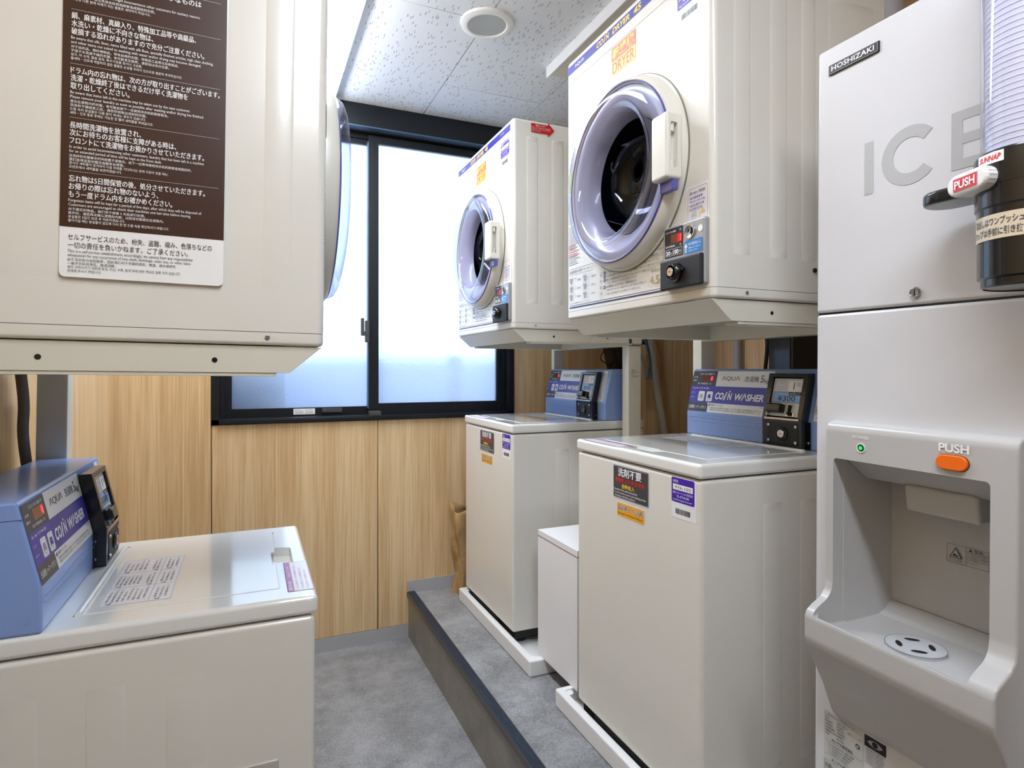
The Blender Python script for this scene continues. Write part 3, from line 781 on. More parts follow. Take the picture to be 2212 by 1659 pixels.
# the notice on the left dryer (local -x side faces the camera; u runs towards the front)
def notice():
    W0, H0 = .2165, .62
    p = Print(.0003)
    p.rect(0, 0, W0, H0, p_white, 1, .008)
    p.rect(0, .0735, W0, H0, p_brown, 2)
    def J(s, v, w, u=.0105, mm=p_white, h=.0100, off=.004):
        p.text(s, u, v, h, mm, w=w, off=off, l=4)
        if off: p.text(s, u+.00035, v+.0001, h, mm, w=w, off=off, l=4.4)
    def S(s, v, w, mm=p_white, off=.003):
        h = .0056 if s.isascii() else .0045
        p.text(s, .0105, v+(.0004 if s.isascii() else .0008), h, mm, w=w, off=off, l=4)
    def dash(v):
        u = .0105
        while u < .208: p.rect(u, v, u+.0012, v+.0006, p_white, 4); u += .0022
    k = .2165/352.       # metres per pixel of the photograph on this plane
    # lower white block
    J('セルフサービスのため、紛失、盗難、縮み、色落ちなどの', .0545, .1890, mm=p_brown, h=.0092, off=0)
    J('一切の責任を負いかねます。ご了承ください。', .0425, .1560, mm=p_brown, h=.0092, off=0)
    S('This is a self-service establishment; accordingly, we cannot bear any responsibility', .0345, .1625, p_dark, 0)
    S('whatsoever for any occurrence of loss, theft, shrinkage, color loss, or other issue.', .0285, .1600, p_dark, 0)
    S('由于洗衣房为自助服务，因此我们对于衣服的遗失、被盗、缩水或掉色', .0228, .1390, p_dark, 0)
    S('一概不负任何责任。敬请谅解。', .0172, .0600, p_dark, 0)
    S('셀프 서비스이기 때문에 분실, 도난, 수축, 탈색 등에 대한 책임은 일절 지지 않습니다.', .0118, .1460, p_dark, 0)
    S('양해해 주시기 바랍니다.', .0062, .0420, p_dark, 0)
    # brown blocks, from the bottom up
    v = .0735
    J('忘れ物は5日間保管の後、処分させていただきます。', v+.0665, .1780)
    J('お帰りの際は忘れ物のないよう、', v+.0550, .1140)
    J('もう一度ドラム内をお確かめください。', v+.0435, .1330)
    S('Forgotten items will be kept for a period of five days, after which they will be disposed of.', v+.0355, .1740)
    S('Customers are encouraged to check their machines one last time before leaving.', v+.0292, .1590)
    S('对于遗忘的物品，我们将于保管 5 天后进行处理。', v+.0232, .0970)
    S('离开时，请您再次确认滚筒的内部，以防将衣服遗忘在滚筒内。', v+.0176, .1220)
    S('분실물은 5일간 보관 후 처분하겠습니다.', v+.0122, .0710)
    S('돌아가실 때는 분실물이 없도록 다시 한 번 드럼 속을 확인하시기 바랍니다.', v+.0066, .1290)
    dash(v+.0820)
    v += .0775
    J('長時間洗濯物を放置され、', v+.0675, .0900)
    J('次にお待ちのお客様に支障がある時は、', v+.0565, .1370)
    J('フロントにて洗濯物をお預かりさせていただきます。', v+.0450, .1760)
    S('In order to avoid inconveniencing other customers, laundry that has been left in a machine', v+.0368, .1760)
    S('for an extended period of time will be kept at the front desk.', v+.0305, .1180)
    S('当洗好的衣服被长时间放置于滚筒内，给下一位等待使用洗衣机的顾客造成困扰时，', v+.0245, .1590)
    S('我们会将这些衣服交由服务台保管。', v+.0190, .0690)
    S('장시간 세탁물이 방치되어 다음 차례를 기다리시는 분께 지장이 있을 때는,', v+.0136, .1270)
    S('프런트에서 세탁물을 보관하겠습니다.', v+.0080, .0660)
    dash(v+.0835)
    v += .0800
    J('ドラム内の忘れ物は、次の方が取り出すことがございます。', v+.0685, .1970)
    J('洗濯・乾燥終了後はできるだけ早く洗濯物を', v+.0570, .1520)
    J('取り出してください。', v+.0455, .0740)
    S('Be aware that items left in the machine may be taken out by the next customer.', v+.0370, .1560)
    S('Please remove your laundry as soon as possible after washing and/or drying has finished.', v+.0305, .1750)
    S('遗忘在滚筒内的衣服，有可能会被下一位使用洗衣机的顾客取出。', v+.0245, .1260)
    S('洗涤和干燥结束之后，请您尽快取出洗好的衣服。', v+.0188, .0970)
    S('드럼 속의 분실물은 다음 분이 꺼내는 경우가 있습니다.', v+.0132, .0960)
    S('세탁・건조 종료 후에는 가능한 한 빨리 세탁물을 꺼내십시오.', v+.0075, .1060)
    dash(v+.0828)
    v += .0800
    J('絹、麻素材、真綿入り、特殊加工品等や高級品、', v+.0690, .1620)
    J('水洗い・乾燥に不向きな物は、', v+.0575, .1040)
    J('破損する恐れがありますので充分ご注意ください。', v+.0460, .1740)
    S('Be aware that silk, linen, items filled with silk floss, specially finished articles, high class clothing,', v+.0375, .1870)
    S('and other items not suited to washing with water and/or drying may become damaged.', v+.0310, .1700)
    S('对于丝织品，麻纤维制品，带有丝绵的衣服，特殊加工品等以及高级品，', v+.0250, .1390)
    S('不适于水洗或干燥的衣服，有可能发生破损，请您加以充分注意。', v+.0192, .1260)
    S('실크, 마 소재, 풀솜 함유, 특수가공품 등이나 고급품,', v+.0136, .0900)
    S('물세탁・건조에 적합하지 않은 물품은 손상될 우려가 있으므로 충분히 주의하십시오.', v+.0078, .1440)
    dash(v+.0828)
    v += .0800
    J('他のお客様にご迷惑になるようなものは', v+.0465, .1690)
    J('洗わないでください。', v+.0350, .0740)
    S('Do not wash anything that might inconvenience other customers for sanitary reasons.', v+.0268, .1680)
    S('为确保卫生，请勿洗涤会给其他顾客造成困扰的东西。', v+.0208, .1060)
    S('위생상 다른 분께 피해가 되는 물품은 세탁하지 마십시오.', v+.0152, .1000)
    dash(v+.0600)
    return p
nt_ = notice().build('notice_sheet', o_left, FM(-DW/2-.0050, .3735, .092, (0, -1, 0)), 'brown and white multilingual notice sheet')
MB().box(-DW/2-.0047, -DW/2-.0028, .1585, .3720, .095, .709, p_white).build('notice_backing', o_left)

# ------------------------------------------------------------------ stand under each dryer (same origin as its dryer)
def make_stand():
    t = thing('dryer_stand', (0, 0, 0), '', 'stand')
    w = .300
    s = MB()
    s.prism([(.004, -.0015), (.056, -.046), (.0545, -.046), (.0025, -.0015)], -w, w, stand_m, frame='yz', bev=.0004, seg=1)
    s.build('front_skirt', t)
    for sg in (-1, 1):
        x = sg*w
        sk = MB().prism([(.0035, -.0015), (.562, -.0015), (.562, -.046), (.0555, -.046)], min(x, x-sg*.0018), max(x, x-sg*.0018), stand_m, frame='yz', bev=.0004, seg=1)
        for y, z in ((.168, -.026), (.40, -.026)):
            sk.cyl((x-sg*.001, y, z), (x+sg*.0006, y, z), .0042, black, 14)
        sk.build('side_skirt', t)
        MB().box(min(x-sg*.002, x-sg*.040), max(x-sg*.002, x-sg*.040), .075, .50, -.052, -.004, stand_m, bev=.001).build('side_rail', t)
    MB().box(-w, w, .500, .512, -.052, -.002, stand_m).build('rear_beam', t)
    MB().box(-w, w, .558, .562, -.046, -.0015, stand_m).build('rear_skirt', t)
    MB().box(-w+.003, w-.003, .06, .50, -.008, -.0025, mat('stand_tray', (190, 186, 170), .5)).build('shelf_plate', t)
    return t
def posts(t, xn, xf, z0, label_on):
    for x0, x1 in (xn, xf):
        MB().box(x0, x1, .500, .560, z0+.012, -.047, stand_m, bev=.004, seg=2).build('post', t)
        MB().box(x0-.004, x1+.004, .44, .57, z0, z0+.012, stand_m, bev=.002).build('foot_plate', t)
    MB().box(min(xn[0], xf[0]), max(xn[1], xf[1]), .503, .555, -.0555, -.0465, stand_m, bev=.001).build('top_crossbar', t)
    if label_on:
        x0, x1 = xn
        p = Print(); p.text('SANYO', 0, .026, .004, p_dark, w=.018, off=.03).rect(0, .0225, .036, .0233, p_dark, 1)
        p.text('乾燥機専用ユニット', 0, .0165, .0042, p_dark, w=.036); p.text('品番', 0, .011, .003, p_dark, w=.012).text('三洋電機株式会社', 0, .001, .003, p_dark, w=.036).rect(0, .0055, .036, .0064, p_grey, 1)
        p.build('maker_print', t, FM(x1+.0005, .513, -.150-.028, (0, 1, 0)))
s1 = make_stand(); s2 = dup(s1); s3 = dup(s1)
GS = 'steel stands under the dryers'
# local x runs: right side machines -> world -y, so near side = +x
posts(s1, (.2475, .2975), (-.345, -.302), .2185-1.397, False)
posts(s2, (.250, .295), (-.365, -.335), .2185-1.397, True)
posts(s3, (-.310, -.250), (.302, .345), .001-1.289, False)
place(s1, .86, 1.2625, 1.397, -R(90), 'cream stand holding up the nearest right dryer')
place(s2, .86, 2.275, 1.397, -R(90), 'cream stand of the farther right dryer, small print on its near post')
place(s3, .116, 1.3825, 1.289, R(90), 'cream stand holding up the left dryer that carries the notice', R(.8))
for o in (s1, s2, s3): o['group'] = GS

# ================================================================== COIN WASHER (front = local -y, origin floor front centre)
WW, WD = .535, .588
def B(a): return a-WW/2
SL = Vector((0, .031, .136)).normalized()       # direction up the slanted panel face
def slope(a, s=0., off=0.):
    """matrix for prints on the slanted face of the control panel; s=0 at the bend"""
    n = Vector((1, 0, 0)).cross(SL)
    o = Vector((B(a), .405, .909)) + SL*s + n*(GAP+off)
    return FM(o.x, o.y, o.z, (1, 0, 0), SL)

def make_washer():
    t = thing('coin_washer', (0, 0, 0), '', 'washing machine')
    body = MB().box(-WW/2, WW/2, 0, WD, .065, .8025, cream, bev=.009, seg=3).build('body')
    c = MB()
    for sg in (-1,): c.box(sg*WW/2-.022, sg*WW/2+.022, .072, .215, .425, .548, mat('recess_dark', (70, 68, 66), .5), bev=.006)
    cut(body, c); body.parent = t
    for sg in (-1,):
        x = sg*WW/2
        gm = MB().box(x-.004, x+.0028, .062, .225, .415, .558, mat('grip_frame', (205, 200, 192), .25, metal=.3), bev=.003).build('side_grip')
        cut(gm, MB().box(x-.03, x+.03, .073, .214, .426, .547, cream, bev=.004)); gm.parent = t
    m = MB()
    for sg in (-1, 1):
        for y0, y1 in ((.178, .238), (.293, .350), (.41, .465)):
            x = sg*WW/2
            z0 = .575 if (y0 < .2 and sg < 0) else .12
            rib(m, x, sg, y0, y1, z0, .745, .0020, .0045, .03)
    m.build('side_ribs', t)['kind'] = 'stuff'
    b = MB().box(-WW/2+.012, WW/2-.012, .012, WD-.03, .036, .066, rubber, bev=.003)
    b.box(-WW/2+.02, WW/2-.02, .020, .05, .030, .045, rubber).box(-WW/2+.09, WW/2-.16, .004, .02, .046, .064, rubber, bev=.002)
    b.build('base_frame', t)
    for x in (-.215, .215):
        for y in (.055, .52):
            MB().cyl((x, y, .0135), (x, y, .045), .020, rubber, 20, r2=.016, bev=.002).build('foot', t)
    # top frame with raised rim, lid and finger well
    tf = MB().box(-WW/2-.002, WW/2+.002, -.005, WD, .8055, .8395, white_lid, bev=.009, seg=4).build('top_frame')
    c = MB().box(B(.058), B(.484), .056, .379, .8368, .85, white_lid, bev=.0)
    cut(tf, c)
    cut(tf, MB().prism([(B(.160), .024), (B(.330), .024), (B(.345), .066), (B(.145), .066)], .822, .85, white_lid, bev=.004)); tf.parent = t
    lid = MB().box(B(.0605), B(.4815), .0585, .362, .8369, .8405, white_lid, bev=.0014, seg=3).build('lid')
    cut(lid, MB().prism([(B(.200), .05), (B(.312), .05), (B(.305), .0665), (B(.207), .0665)], .81, .86, white_lid)); lid.parent = t
    MB().cyl((B(.066), .3725, .8392), (B(.478), .3725, .8392), .0058, white_lid, 16, bev=.001).build('hinge_bar', t)
    # lid instructions
    p = Print(); W_, H_ = .275, .113
    p.rect(0, 0, W_, H_, p_paper, 0).outline(.002, .002, W_-.002, H_-.002, .0006, p_grey, 1)
    rr = random.Random(5)
    for c0, c1, r0, r1, n in ((.005, .090, .040, .108, 8), (.094, .180, .062, .108, 6), (.184, .268, .062, .108, 5), (.094, .180, .040, .058, 2), (.184, .268, .040, .058, 2), (.005, .090, .006, .034, 3), (.094, .180, .006, .034, 3), (.184, .268, .006, .034, 3)):
        for k in range(n):
            v = r1-.004-(k+.5)*(r1-r0-.004)/n
            s_ = ('水温50℃以上のお湯を使わない', '洗濯物を入れすぎないでください', '防水性の衣類は洗わないこと', 'ふたを開けたまま使用しない', '引火物の付いた衣類は入れない', '運転中は槽に手を入れないこと')[rr.randrange(6)]
            p.text(s_, c0+.012, v, .0042, p_dark, w=(c1-c0-.014)*rr.uniform(.7, 1), off=.01)
        p.poly([(c0+.001, r1-.014), (c0+.010, r1-.014), (c0+.0055, r1-.005)], p_dark, 2).poly([(c0+.003, r1-.0130), (c0+.008, r1-.0130), (c0+.0055, r1-.0075)], p_paper, 3)
    for u in (.092, .182): p.rect(u, .004, u+.0006, H_-.004, p_grey, 2)
    p.rect(.004, .0365, W_-.004, .0371, p_grey, 2)
    p.build('lid_notice', t, FM(B(.083), .238, .8408, (1, 0, 0), (0, 1, 0)))
    # fabric notice on the front left corner of the top
    p = Print(); p.rect(0, 0, .180, .046, p_paper, 1, .002).outline(0, 0, .180, .046, .0008, p_mag, 2, .002).rect(0, .034, .180, .046, p_mag, 2)
    p.text('衣類投入時のお願い', .004, .0365, .0068, p_white, w=.055, off=.02).text('お洗濯の前にポケットの中を', .08, .0365, .005, p_white, w=.07)
    for k in range(3): p.text('・ポケットの中のコイン・ヘアピン等を取り除いてください。', .006, .025-k*.009, .005, p_mag, w=.15-.02*k)
    p.build('lid_front_notice', t, FM(B(.034), -.001, .8398, (1, 0, 0), (0, 1, 0)))
    # control panel
    pan = MB().prism([(.405, .8395), (.405, .909), (.4365, 1.046), (.556, 1.046), (.556, .8395)], B(.000), B(.530), blue, frame='yz', bev=.005, seg=3)
    pan.box(B(.012), B(.330), .4032, .407, .8945, .8975, blue, bev=.0012).box(B(.012), B(.330), .4032, .407, .8835, .8865, blue, bev=.0012)
    pan.box(B(.0)-.0004, B(.0)+.002, .43, .5565, 1.018, 1.0188, mat('blue_seam', (60, 80, 120), .5)).box(B(.53)-.002, B(.53)+.0004, .43, .5565, 1.018, 1.0188, mat('blue_seam', (60, 80, 120), .5))
    pan = pan.build('control_panel', t)
    for a in (.0, .53):
        sg = -1 if a == 0 else 1
        MB().cyl((B(a)-sg*.001, .425, .862), (B(a)+sg*.0008, .425, .862), .0035, blue, 16).build('panel_plug', pan)
    p = Print()
    p.rect(.003, .004, .333, .1335, p_paper, 1, .003)
    p.rect(.003, .086, .112, .1335, p_dark, 2).rect(.003, .033, .333, .086, p_blue, 2).rect(.003, .004, .092, .033, p_dark, 2)
    p.text('ただいまの金額 円', .034, .1215, .0062, p_white, w=.064, l=4)
    p.rect(.046, .1005, .098, .1190, p_darkred, 3, .001)
    p.text('金 額', .010, .1120, .0045, p_white, w=.016, l=4).text('運転中', .008, .1010, .0045, p_white, w=.018, l=4)
    p.text('残り時間(約)  分', .030, .0900, .0062, p_white, w=.062, l=4)
    p.text('ΛQUΛ', .134, .1030, .0150, p_dark, w=.074, l=3, off=.0).text('洗濯機', .226, .1020, .0165, p_dark, w=.054, l=3).text('5', .286, .1015, .0200, p_dark, w=.011, shear=.1, l=3).text('kg', .299, .0970, .0150, p_dark, w=.019, shear=.1, l=3)
    p.text('CO', .118, .0455, .0215, p_white, w=.036, off=.035, shear=.2, l=3)
    p.poly([(.153, .0440), (.1585, .0440), (.168, .0690), (.1625, .0690)], p_white, 3).circ(.1765, .0712, .0028, p_white, 3)
    p.text('N', .1695, .0455, .0215, p_white, w=.018, off=.035, shear=.2, l=3)
    p.text('WΛSHER', .1985, .0455, .0215, p_white, w=.110, off=.035, shear=.2, l=3)
    p.text('洗い ▶ すすぎ ▶ 脱水', .012, .0760, .0055, p_white, w=.074, l=4)
    for k, s_ in enumerate(('シャワー', 'スタート')): p.text(s_, .008, .0620-k*.0150, .0042, p_white, w=.018, l=4)
    for u in (.026, .052, .078): p.circ(u, .0725, .0014, p_red, 4, 8)
    for u in (.043, .079):
        p.rect(u, .0375, u+.0270, .0690, p_white, 3, .004)
        p.outline(u+.003, .0405, u+.0240, .0660, .0005, p_grey, 4, .003).circo(u+.0135, .0500, .0075, .0008, p_dark, 4)
        p.rect(u+.008, .0475, u+.0190, .0600, p_blue if u > .05 else p_lgrey, 5)
    p.poly([(.088, .0300), (.097, .0300), (.0925, .0355)], p_white, 4)
    p.text('洗濯槽シャワーボタン', .008, .0125, .0115, p_white, w=.078, l=4)
    p.text('洗濯槽シャワーボタン', .104, .0240, .0055, p_dark, w=.055, l=3).rect(.097, .0235, .1015, .0300, p_navy, 3)
    p.text('洗濯を始める前に洗濯槽を洗いたい場合、シャワーボタンを押せば、約20秒間洗濯槽の中を洗浄できます。', .104, .0160, .0048, p_dark, w=.205, l=3)
    p.text('洗濯槽に水をため洗いながすため清潔です。また、ふたを開けると給水が止まり再び押してください。', .104, .0095, .0048, p_dark, w=.205, l=3)
    p.text('MCW-C50', .300, .0270, .004, p_grey, w=.026, l=3)
    p.build('face_label', pan, slope(0))
    d = Print(); d.text('0', .0870, .1030, .0140, led_red, w=.0080, l=5, off=.02); d.build('display_digit', pan, slope(0))
    p = Print(); p.rect(.478, -.028, .508, .100, p_paper, 1, .002)
    p.text('洗濯容量を守ってください。からまりの原因', .489, -.010, .009, p_dark, w=.100, rot=R(90)).text('毛布などは洗えません', .501, .008, .007, p_grey, w=.080, rot=R(90))
    p.outline(.479, -.026, .505, .000, .0006, p_pink, 2).text('X', .484, -.021, .015, p_red, w=.014)
    p.build('caution_strip', pan, slope(0, .033))
    # coin unit
    cu = MB().prism([(.383, .8415), (.3815, .917), (.4085, 1.0345), (.4300, 1.0345), (.4300, .8415)], B(.336), B(.464), black, frame='yz', bev=.0012)
    MB().box(B(.327), B(.473), .4010, .4044, .8415, .9105, black, bev=.001).build('mount_flange', t)
    cu = cu.build('coin_unit')
    nvec = Vector((1, 0, 0)).cross(Vector((0, .027, .1175)).normalized())
    S2 = Vector((0, .027, .1175)).normalized()
    def coin(a, s, off):
        o = Vector((B(a), .3815, .917)) + S2*s + nvec*off
        return FM(o.x, o.y, o.z, (1, 0, 0), S2)
    c = MB().box(.352, .450, -.002, .110, -.022, .01, black, M=coin(0, 0, 0))
    cut(cu, c); cu.parent = t
    MB().box(B(.344), B(.456), .379, .395, .9125, .9185, chrome, bev=.0015).build('coin_ledge', cu, 'bright metal ledge')
    pl = MB().box(.353, .449, .006, .108, -.0085, -.0055, mat('coin_plate', (222, 222, 216), .35), bev=.001, M=coin(0, 0, 0))
    pl.box(.3535, .3550, .004, .040, -.010, .006, chrome, M=coin(0, 0, 0)).build('coin_plate', cu, 'silver face plate')
    p = Print()
    p.outline(.358, .006+.006, .446, .105, .0006, p_grey, 1, .004)
    p.rect(.362, .075, .394, .101, p_paper, 1, .003).outline(.3625, .0755, .3935, .1005, .0008, p_coral, 2, .003)
    for k, s_ in enumerate(('100円硬貨専用', '100 yen coins only', '100日元硬币专用', '100엔동전전용')): p.text(s_, .3650, .0935-k*.0052, .0032, p_blue, w=.025)
    p.rect(.404, .073, .444, .101, p_white, 1, .003).rect(.4190, .0780, .4215, .0975, p_black, 2).text('100', .4270, .0870, .0105, p_lgrey, w=.014)
    p.rect(.359, .0425, .446, .0715, p_black, 1, .002).rect(.3600, .0435, .445, .0705, p_lcd, 2, .002)
    p.rect(.408, .0630, .445, .0715, p_black, 3, .001).text('100円投入口', .4105, .0645, .0052, p_white, w=.031, l=4)
    p.text('¥300', .3740, .0465, .0155, p_black, w=.056, l=4)
    p.text('投入', .402, .0350, .004, p_grey, w=.009).text('返却', .420, .0350, .004, p_grey, w=.009)
    p.build('coin_plate_print', cu, coin(0, 0, -.0055+.0004))
    MB().box(.352, .402, .014, .038, -.010, .014, black, bev=.005, seg=3, M=coin(0, 0, 0)).build('coin_knob', cu, 'black moulded coin push knob')
    MB().box(.4190, .4230, .008, .036, -.008, .004, rubber, bev=.001, M=coin(0, 0, 0)).box(.408, .434, .0065, .018, -.0085, -.004, chrome, bev=.001, M=coin(0, 0, 0)).build('return_lever', cu)
    lp = MB().box(B(.352), B(.456), .3805, .387, .8475, .9080, blackm, bev=.004, seg=2).build('cash_box_door', cu)
    for a in (.3600, .4470):
        for z in (.857, .898):
            MB().lathe([(.0042, 0), (.0038, .0020), (0, .0028)], chrome, M=Matrix.Translation((B(a), .3806, z)), seg=16).build('door_screw', cu)
    TK = Matrix.Translation((B(.404), .3805, .8775))
    MB().lathe([(.0175, 0), (.0175, .003), (.0140, .005), (.0125, .003), (.0, .003)], black, M=TK, seg=36).build('lock_collar', cu)
    MB().lathe([(.0105, .002), (.0105, .0060), (.0098, .0068), (0, .0068)], chrome, M=TK, seg=28).box(B(.4015), B(.4065), .3732, .3740, .8768, .8782, black).build('key_lock', cu)
    for a, s_ in ((.3405, .070), (.4595, .070), (.345, .060)):
        MB().lathe([(.0036, 0), (.0032, .0015), (0, .0022)], mat('white_cap', (225, 228, 235), .3), M=coin(a, s_, .0002) @ Matrix.Rotation(R(90), 4, 'X'), seg=14).build('unit_screw', cu)
    for a, z in ((.3320, .858), (.4680, .858), (.3320, .895)):
        MB().lathe([(.0032, 0), (.0028, .0015), (0, .002)], mat('cap_blue', (150, 175, 215), .3), M=Matrix.Translation((B(a), .4018, z)), seg=14).build('unit_screw', cu)
    # front stickers
    p = Print(); p.rect(0, 0, .163, .092, p_paper, 0, .004).rect(.003, .003, .160, .089, p_dark, 1, .004).outline(.0045, .0045, .1585, .0875, .0007, p_white, 2, .003)
    p.text('洗剤不要', .026, .0610, .0235, p_white, w=.104, off=.02)
    p.text('柔軟剤入り液体洗剤', .013, .0455, .0130, p_red, w=.130, off=.015)
    p.text('自動投入', .045, .0310, .0120, p_yellow, w=.056, off=.02)
    p.text('Detergent will be added automatically.', .008, .0225, .0062, p_white, w=.105, off=.01)
    p.text('You do not have to put in any washing powder.', .008, .0145, .0062, p_white, w=.142, off=.01)
    p.text('(Detergent with fabric softener)', .012, .0065, .0062, p_white, w=.090, off=.01)
    p.build('detergent_sticker', t, front(B(.189), .702))
    p = Print(); p.rect(-.002, -.002, .122, .037, p_paper, 0, .001).rect(0, 0, .120, .035, p_orange, 1)
    p.text('柔軟剤入り洗剤', .003, .0155, .0155, p_white, w=.113, off=.045, l=2).text('柔軟剤入り洗剤', .004, .0160, .0145, p_grey, w=.111, off=.0, l=3)
    p.text('Detergent with Fabric Softener', .005, .0050, .0070, p_dark, w=.110)
    p.build('softener_sticker', t, front(B(.210), .659))
    purple_label('976-102').build('service_sticker', t, front(B(.436), .742))
    return t

w1 = make_washer(); w2 = dup(w1); w3 = dup(w1)
place(w1, .895, 1.2975, ST, -R(90), 'nearest right coin washer, white front with stickers, beside the ice machine')
place(w2, .895, 2.3155, ST, -R(90), 'farther right coin washer next to the window wall and the paper bag')
place(w3, .109, 1.4145, .0, R(90), 'left coin washer on the lower floor, its glossy lid seen from above')
for o in (w1, w2, w3): o['group'] = 'coin washing machines'

# drain pans under the right washers
def pan(y0, y1, label):
    x0, x1, h = .868, 1.535, .0555
    t = thing('drain_pan', ((x0+x1)/2, (y0+y1)/2, ST), label, 'drain pan', group='white drain pans')
    hx, hy = (x1-x0)/2, (y1-y0)/2
    o = MB().box(-hx, hx, -hy, hy, 0, h, white, bev=.006, seg=3).build('pan_body')
    cut(o, MB().box(-hx+.022, hx-.022, -hy+.022, hy-.022, .0125, h+.02, white, bev=.006)); o.parent = t
    for sx in (-1, 1):
        for sy in (-1, 1):
            MB().cyl((sx*(hx-.03), sy*(hy-.03), .008), (sx*(hx-.03), sy*(hy-.03), h-.004), .017, white, 20, bev=.002).build('corner_lug', t)
    return t
pan(.92, 1.66, 'white plastic drain pan under the nearest right washer')
pan(1.843, 2.598, 'white plastic drain pan under the farther right washer, by the bag')

# white box between the washers
o = thing('white_cabinet', (.92, 1.74, ST+.0560), 'plain white box cabinet standing between the two right washers', 'cabinet')
MB().box(0, .42, -.128, .147, 0, .410, white_box, bev=.001).build('carcass', o)
MB().box(-.0005, .4205, -.1285, .1475, .4108, .4122, mat('edge_band_brown', (140, 92, 74), .6)).build('edge_band', o)
MB().box(0, .42, -.128, .147, .4122, .432, white_box, bev=.001).build('top_board', o)

# brown bag in the corner behind the farther washer
def bag():
    t = thing('paper_bag', (.985, 2.685, ST), 'crumpled brown jute-like bag between the farther washer and the window wall', 'bag')
    bm = MB(); q = bmesh.new(); rr = random.Random(9); rows = []
    NZ, NP = 16, 40
    for j in range(NZ+1):
        z = .40*j/NZ; row = []
        for i in range(NP):
            a = 2*math.pi*i/NP
            cx, sy = math.cos(a), math.sin(a)
            sc = 1/max(abs(cx), abs(sy))**.75
            hx, hy = .110*(1+.06*math.sin(5*z/.4+a)), .062*(1+.05*math.sin(9*z+2*a))
            wob = .006*math.sin(7*a+z*22)+.005*math.sin(3*a-z*30)+.003*rr.uniform(-1, 1)
            pinch = 1-.10*math.exp(-((z-.10)/.06)**2)
            row.append(q.verts.new(((hx*sc*cx)*pinch+wob*cx, max(-.078, min(.088, hy*sc*sy+wob*sy)), z+(.02*math.sin(3*a) if j == NZ else 0))))
        rows.append(row)
    for r0, r1 in zip(rows, rows[1:]):
        for i in range(NP): q.faces.new((r0[i], r0[(i+1) % NP], r1[(i+1) % NP], r1[i]))
    q.faces.new(rows[0][::-1])
    bm.add(q, mat('bag_jute', (172, 138, 92), .85, var=.15, scale=30, bump=.6, bscale=500))
    o = bm.build('bag_body', t, wn=False)
    s = o.modifiers.new('s', 'SOLIDIFY'); s.thickness = .0015
    MB().box(-.02, .05, -.020, .02, .3, .36, mat('bag_inside', (120, 92, 58), .9), bev=.01).build('bag_contents', t)
bag()

# ================================================================== ICE MACHINE (world aligned, front faces -x)
IX, IY0, IY1 = .93, .418, .768
ice = thing('ice_machine', (IX, (IY0+IY1)/2, ST), 'tall pale grey ice dispenser at the right edge with a green power lamp', 'ice machine', tilt=R(.0))
ice.rotation_euler = (R(.35), 0, 0)
ice.location = (IX, (IY0+IY1)/2+.010, ST)
IC = (IY0+IY1)/2
def iy(y): return y-IC
def IF(Y, Z, X=IX): return FM(X-IX-GAP, iy(Y), Z-ST, (0, -1, 0), (0, 0, 1))      # u runs to the viewer's right
MB().box(0, .57, iy(IY0), iy(IY1), 0, 1.346-ST, grey, bev=.006, seg=3).build('lower_panel', ice)
MB().box(0, .57, iy(IY0), iy(IY1), 1.3485-ST, 1.812-ST, grey, bev=.006, seg=3).build('upper_panel', ice)
MB().box(.004, .56, iy(IY0)+.003, iy(IY1)-.003, 1.345-ST, 1.35-ST, black).build('panel_gap', ice)
# badge
bd = MB().box(-.003, .001, iy(.651), iy(.7435), 1.7615-ST, 1.7795-ST, mat('badge_rim', (50, 52, 52), .3, metal=.5), bev=.0015).build('maker_badge', ice)
p = Print(); p.rect(.002, .0018, .0905, .0162, p_dark, 1, .003).outline(.0012, .001, .0913, .0170, .0007, p_lgrey, 2, .003)
p.text('HOSHIZAKI', .0070, .0048, .0088, p_white, w=.0780, off=.02, l=4); p.build('badge_lettering', bd, IF(.7435, 1.7615, IX-.003))
# ICE lettering
icm = mat('ice_letter_grey', (182, 183, 184), .4)
p = Print()
p.rect(0, 0, .0150, .085, icm, 1)
import math as _m
cu_, cv_, ro, ri = .0745, .0430, .0450, .0270
aa = [R(42+k*(276/40)) for k in range(41)]
for k in range(40):
    a, b = aa[k], aa[k+1]
    p.poly([(cu_+ro*_m.cos(a), cv_+ro*_m.sin(a)), (cu_+ro*_m.cos(b), cv_+ro*_m.sin(b)), (cu_+ri*_m.cos(b), cv_+ri*_m.sin(b)), (cu_+ri*_m.cos(a), cv_+ri*_m.sin(a))], icm, 1)
p.rect(.134, 0, .1490, .083, icm, 1)
for v in (0, .0350, .0690): p.rect(.1490, v, .187, v+.014, icm, 1)
p.build('ice_lettering', ice, IF(.6765, 1.5365))
lk = MB().lathe([(.0085, 0), (.0085, .003), (.0070, .0045), (.0060, .0035), (0, .0035)], chrome, M=Matrix.Translation((0, iy(.592), 1.367-ST)) @ Matrix.Rotation(-R(90), 4, 'Z'), seg=28)
lk.box(-.0042, -.0034, iy(.592)-.0006, iy(.592)+.0006, 1.3625-ST, 1.3715-ST, black).build('panel_lock', ice)
# bezel: profile (x, z) run along y, opening cut through it and into the machine
prof = [(.935, 1.162), (.918, 1.162), (.909, 1.158), (.905, 1.149), (.905, .890), (.902, .875), (.892, .863), (.872, .853), (.861, .846), (.856, .836), (.856, .800), (.860, .786), (.876, .756), (.900, .712), (.920, .664), (.928, .652), (.935, .648)]
Y0, Y1 = .444, .728
bz = MB().prism([(x-IX, z-ST) for x, z in prof], iy(Y0), iy(Y1), greyp, frame='xz', bev=.004, seg=3).build('dispenser_bezel')
cc = MB()
cav = greyp
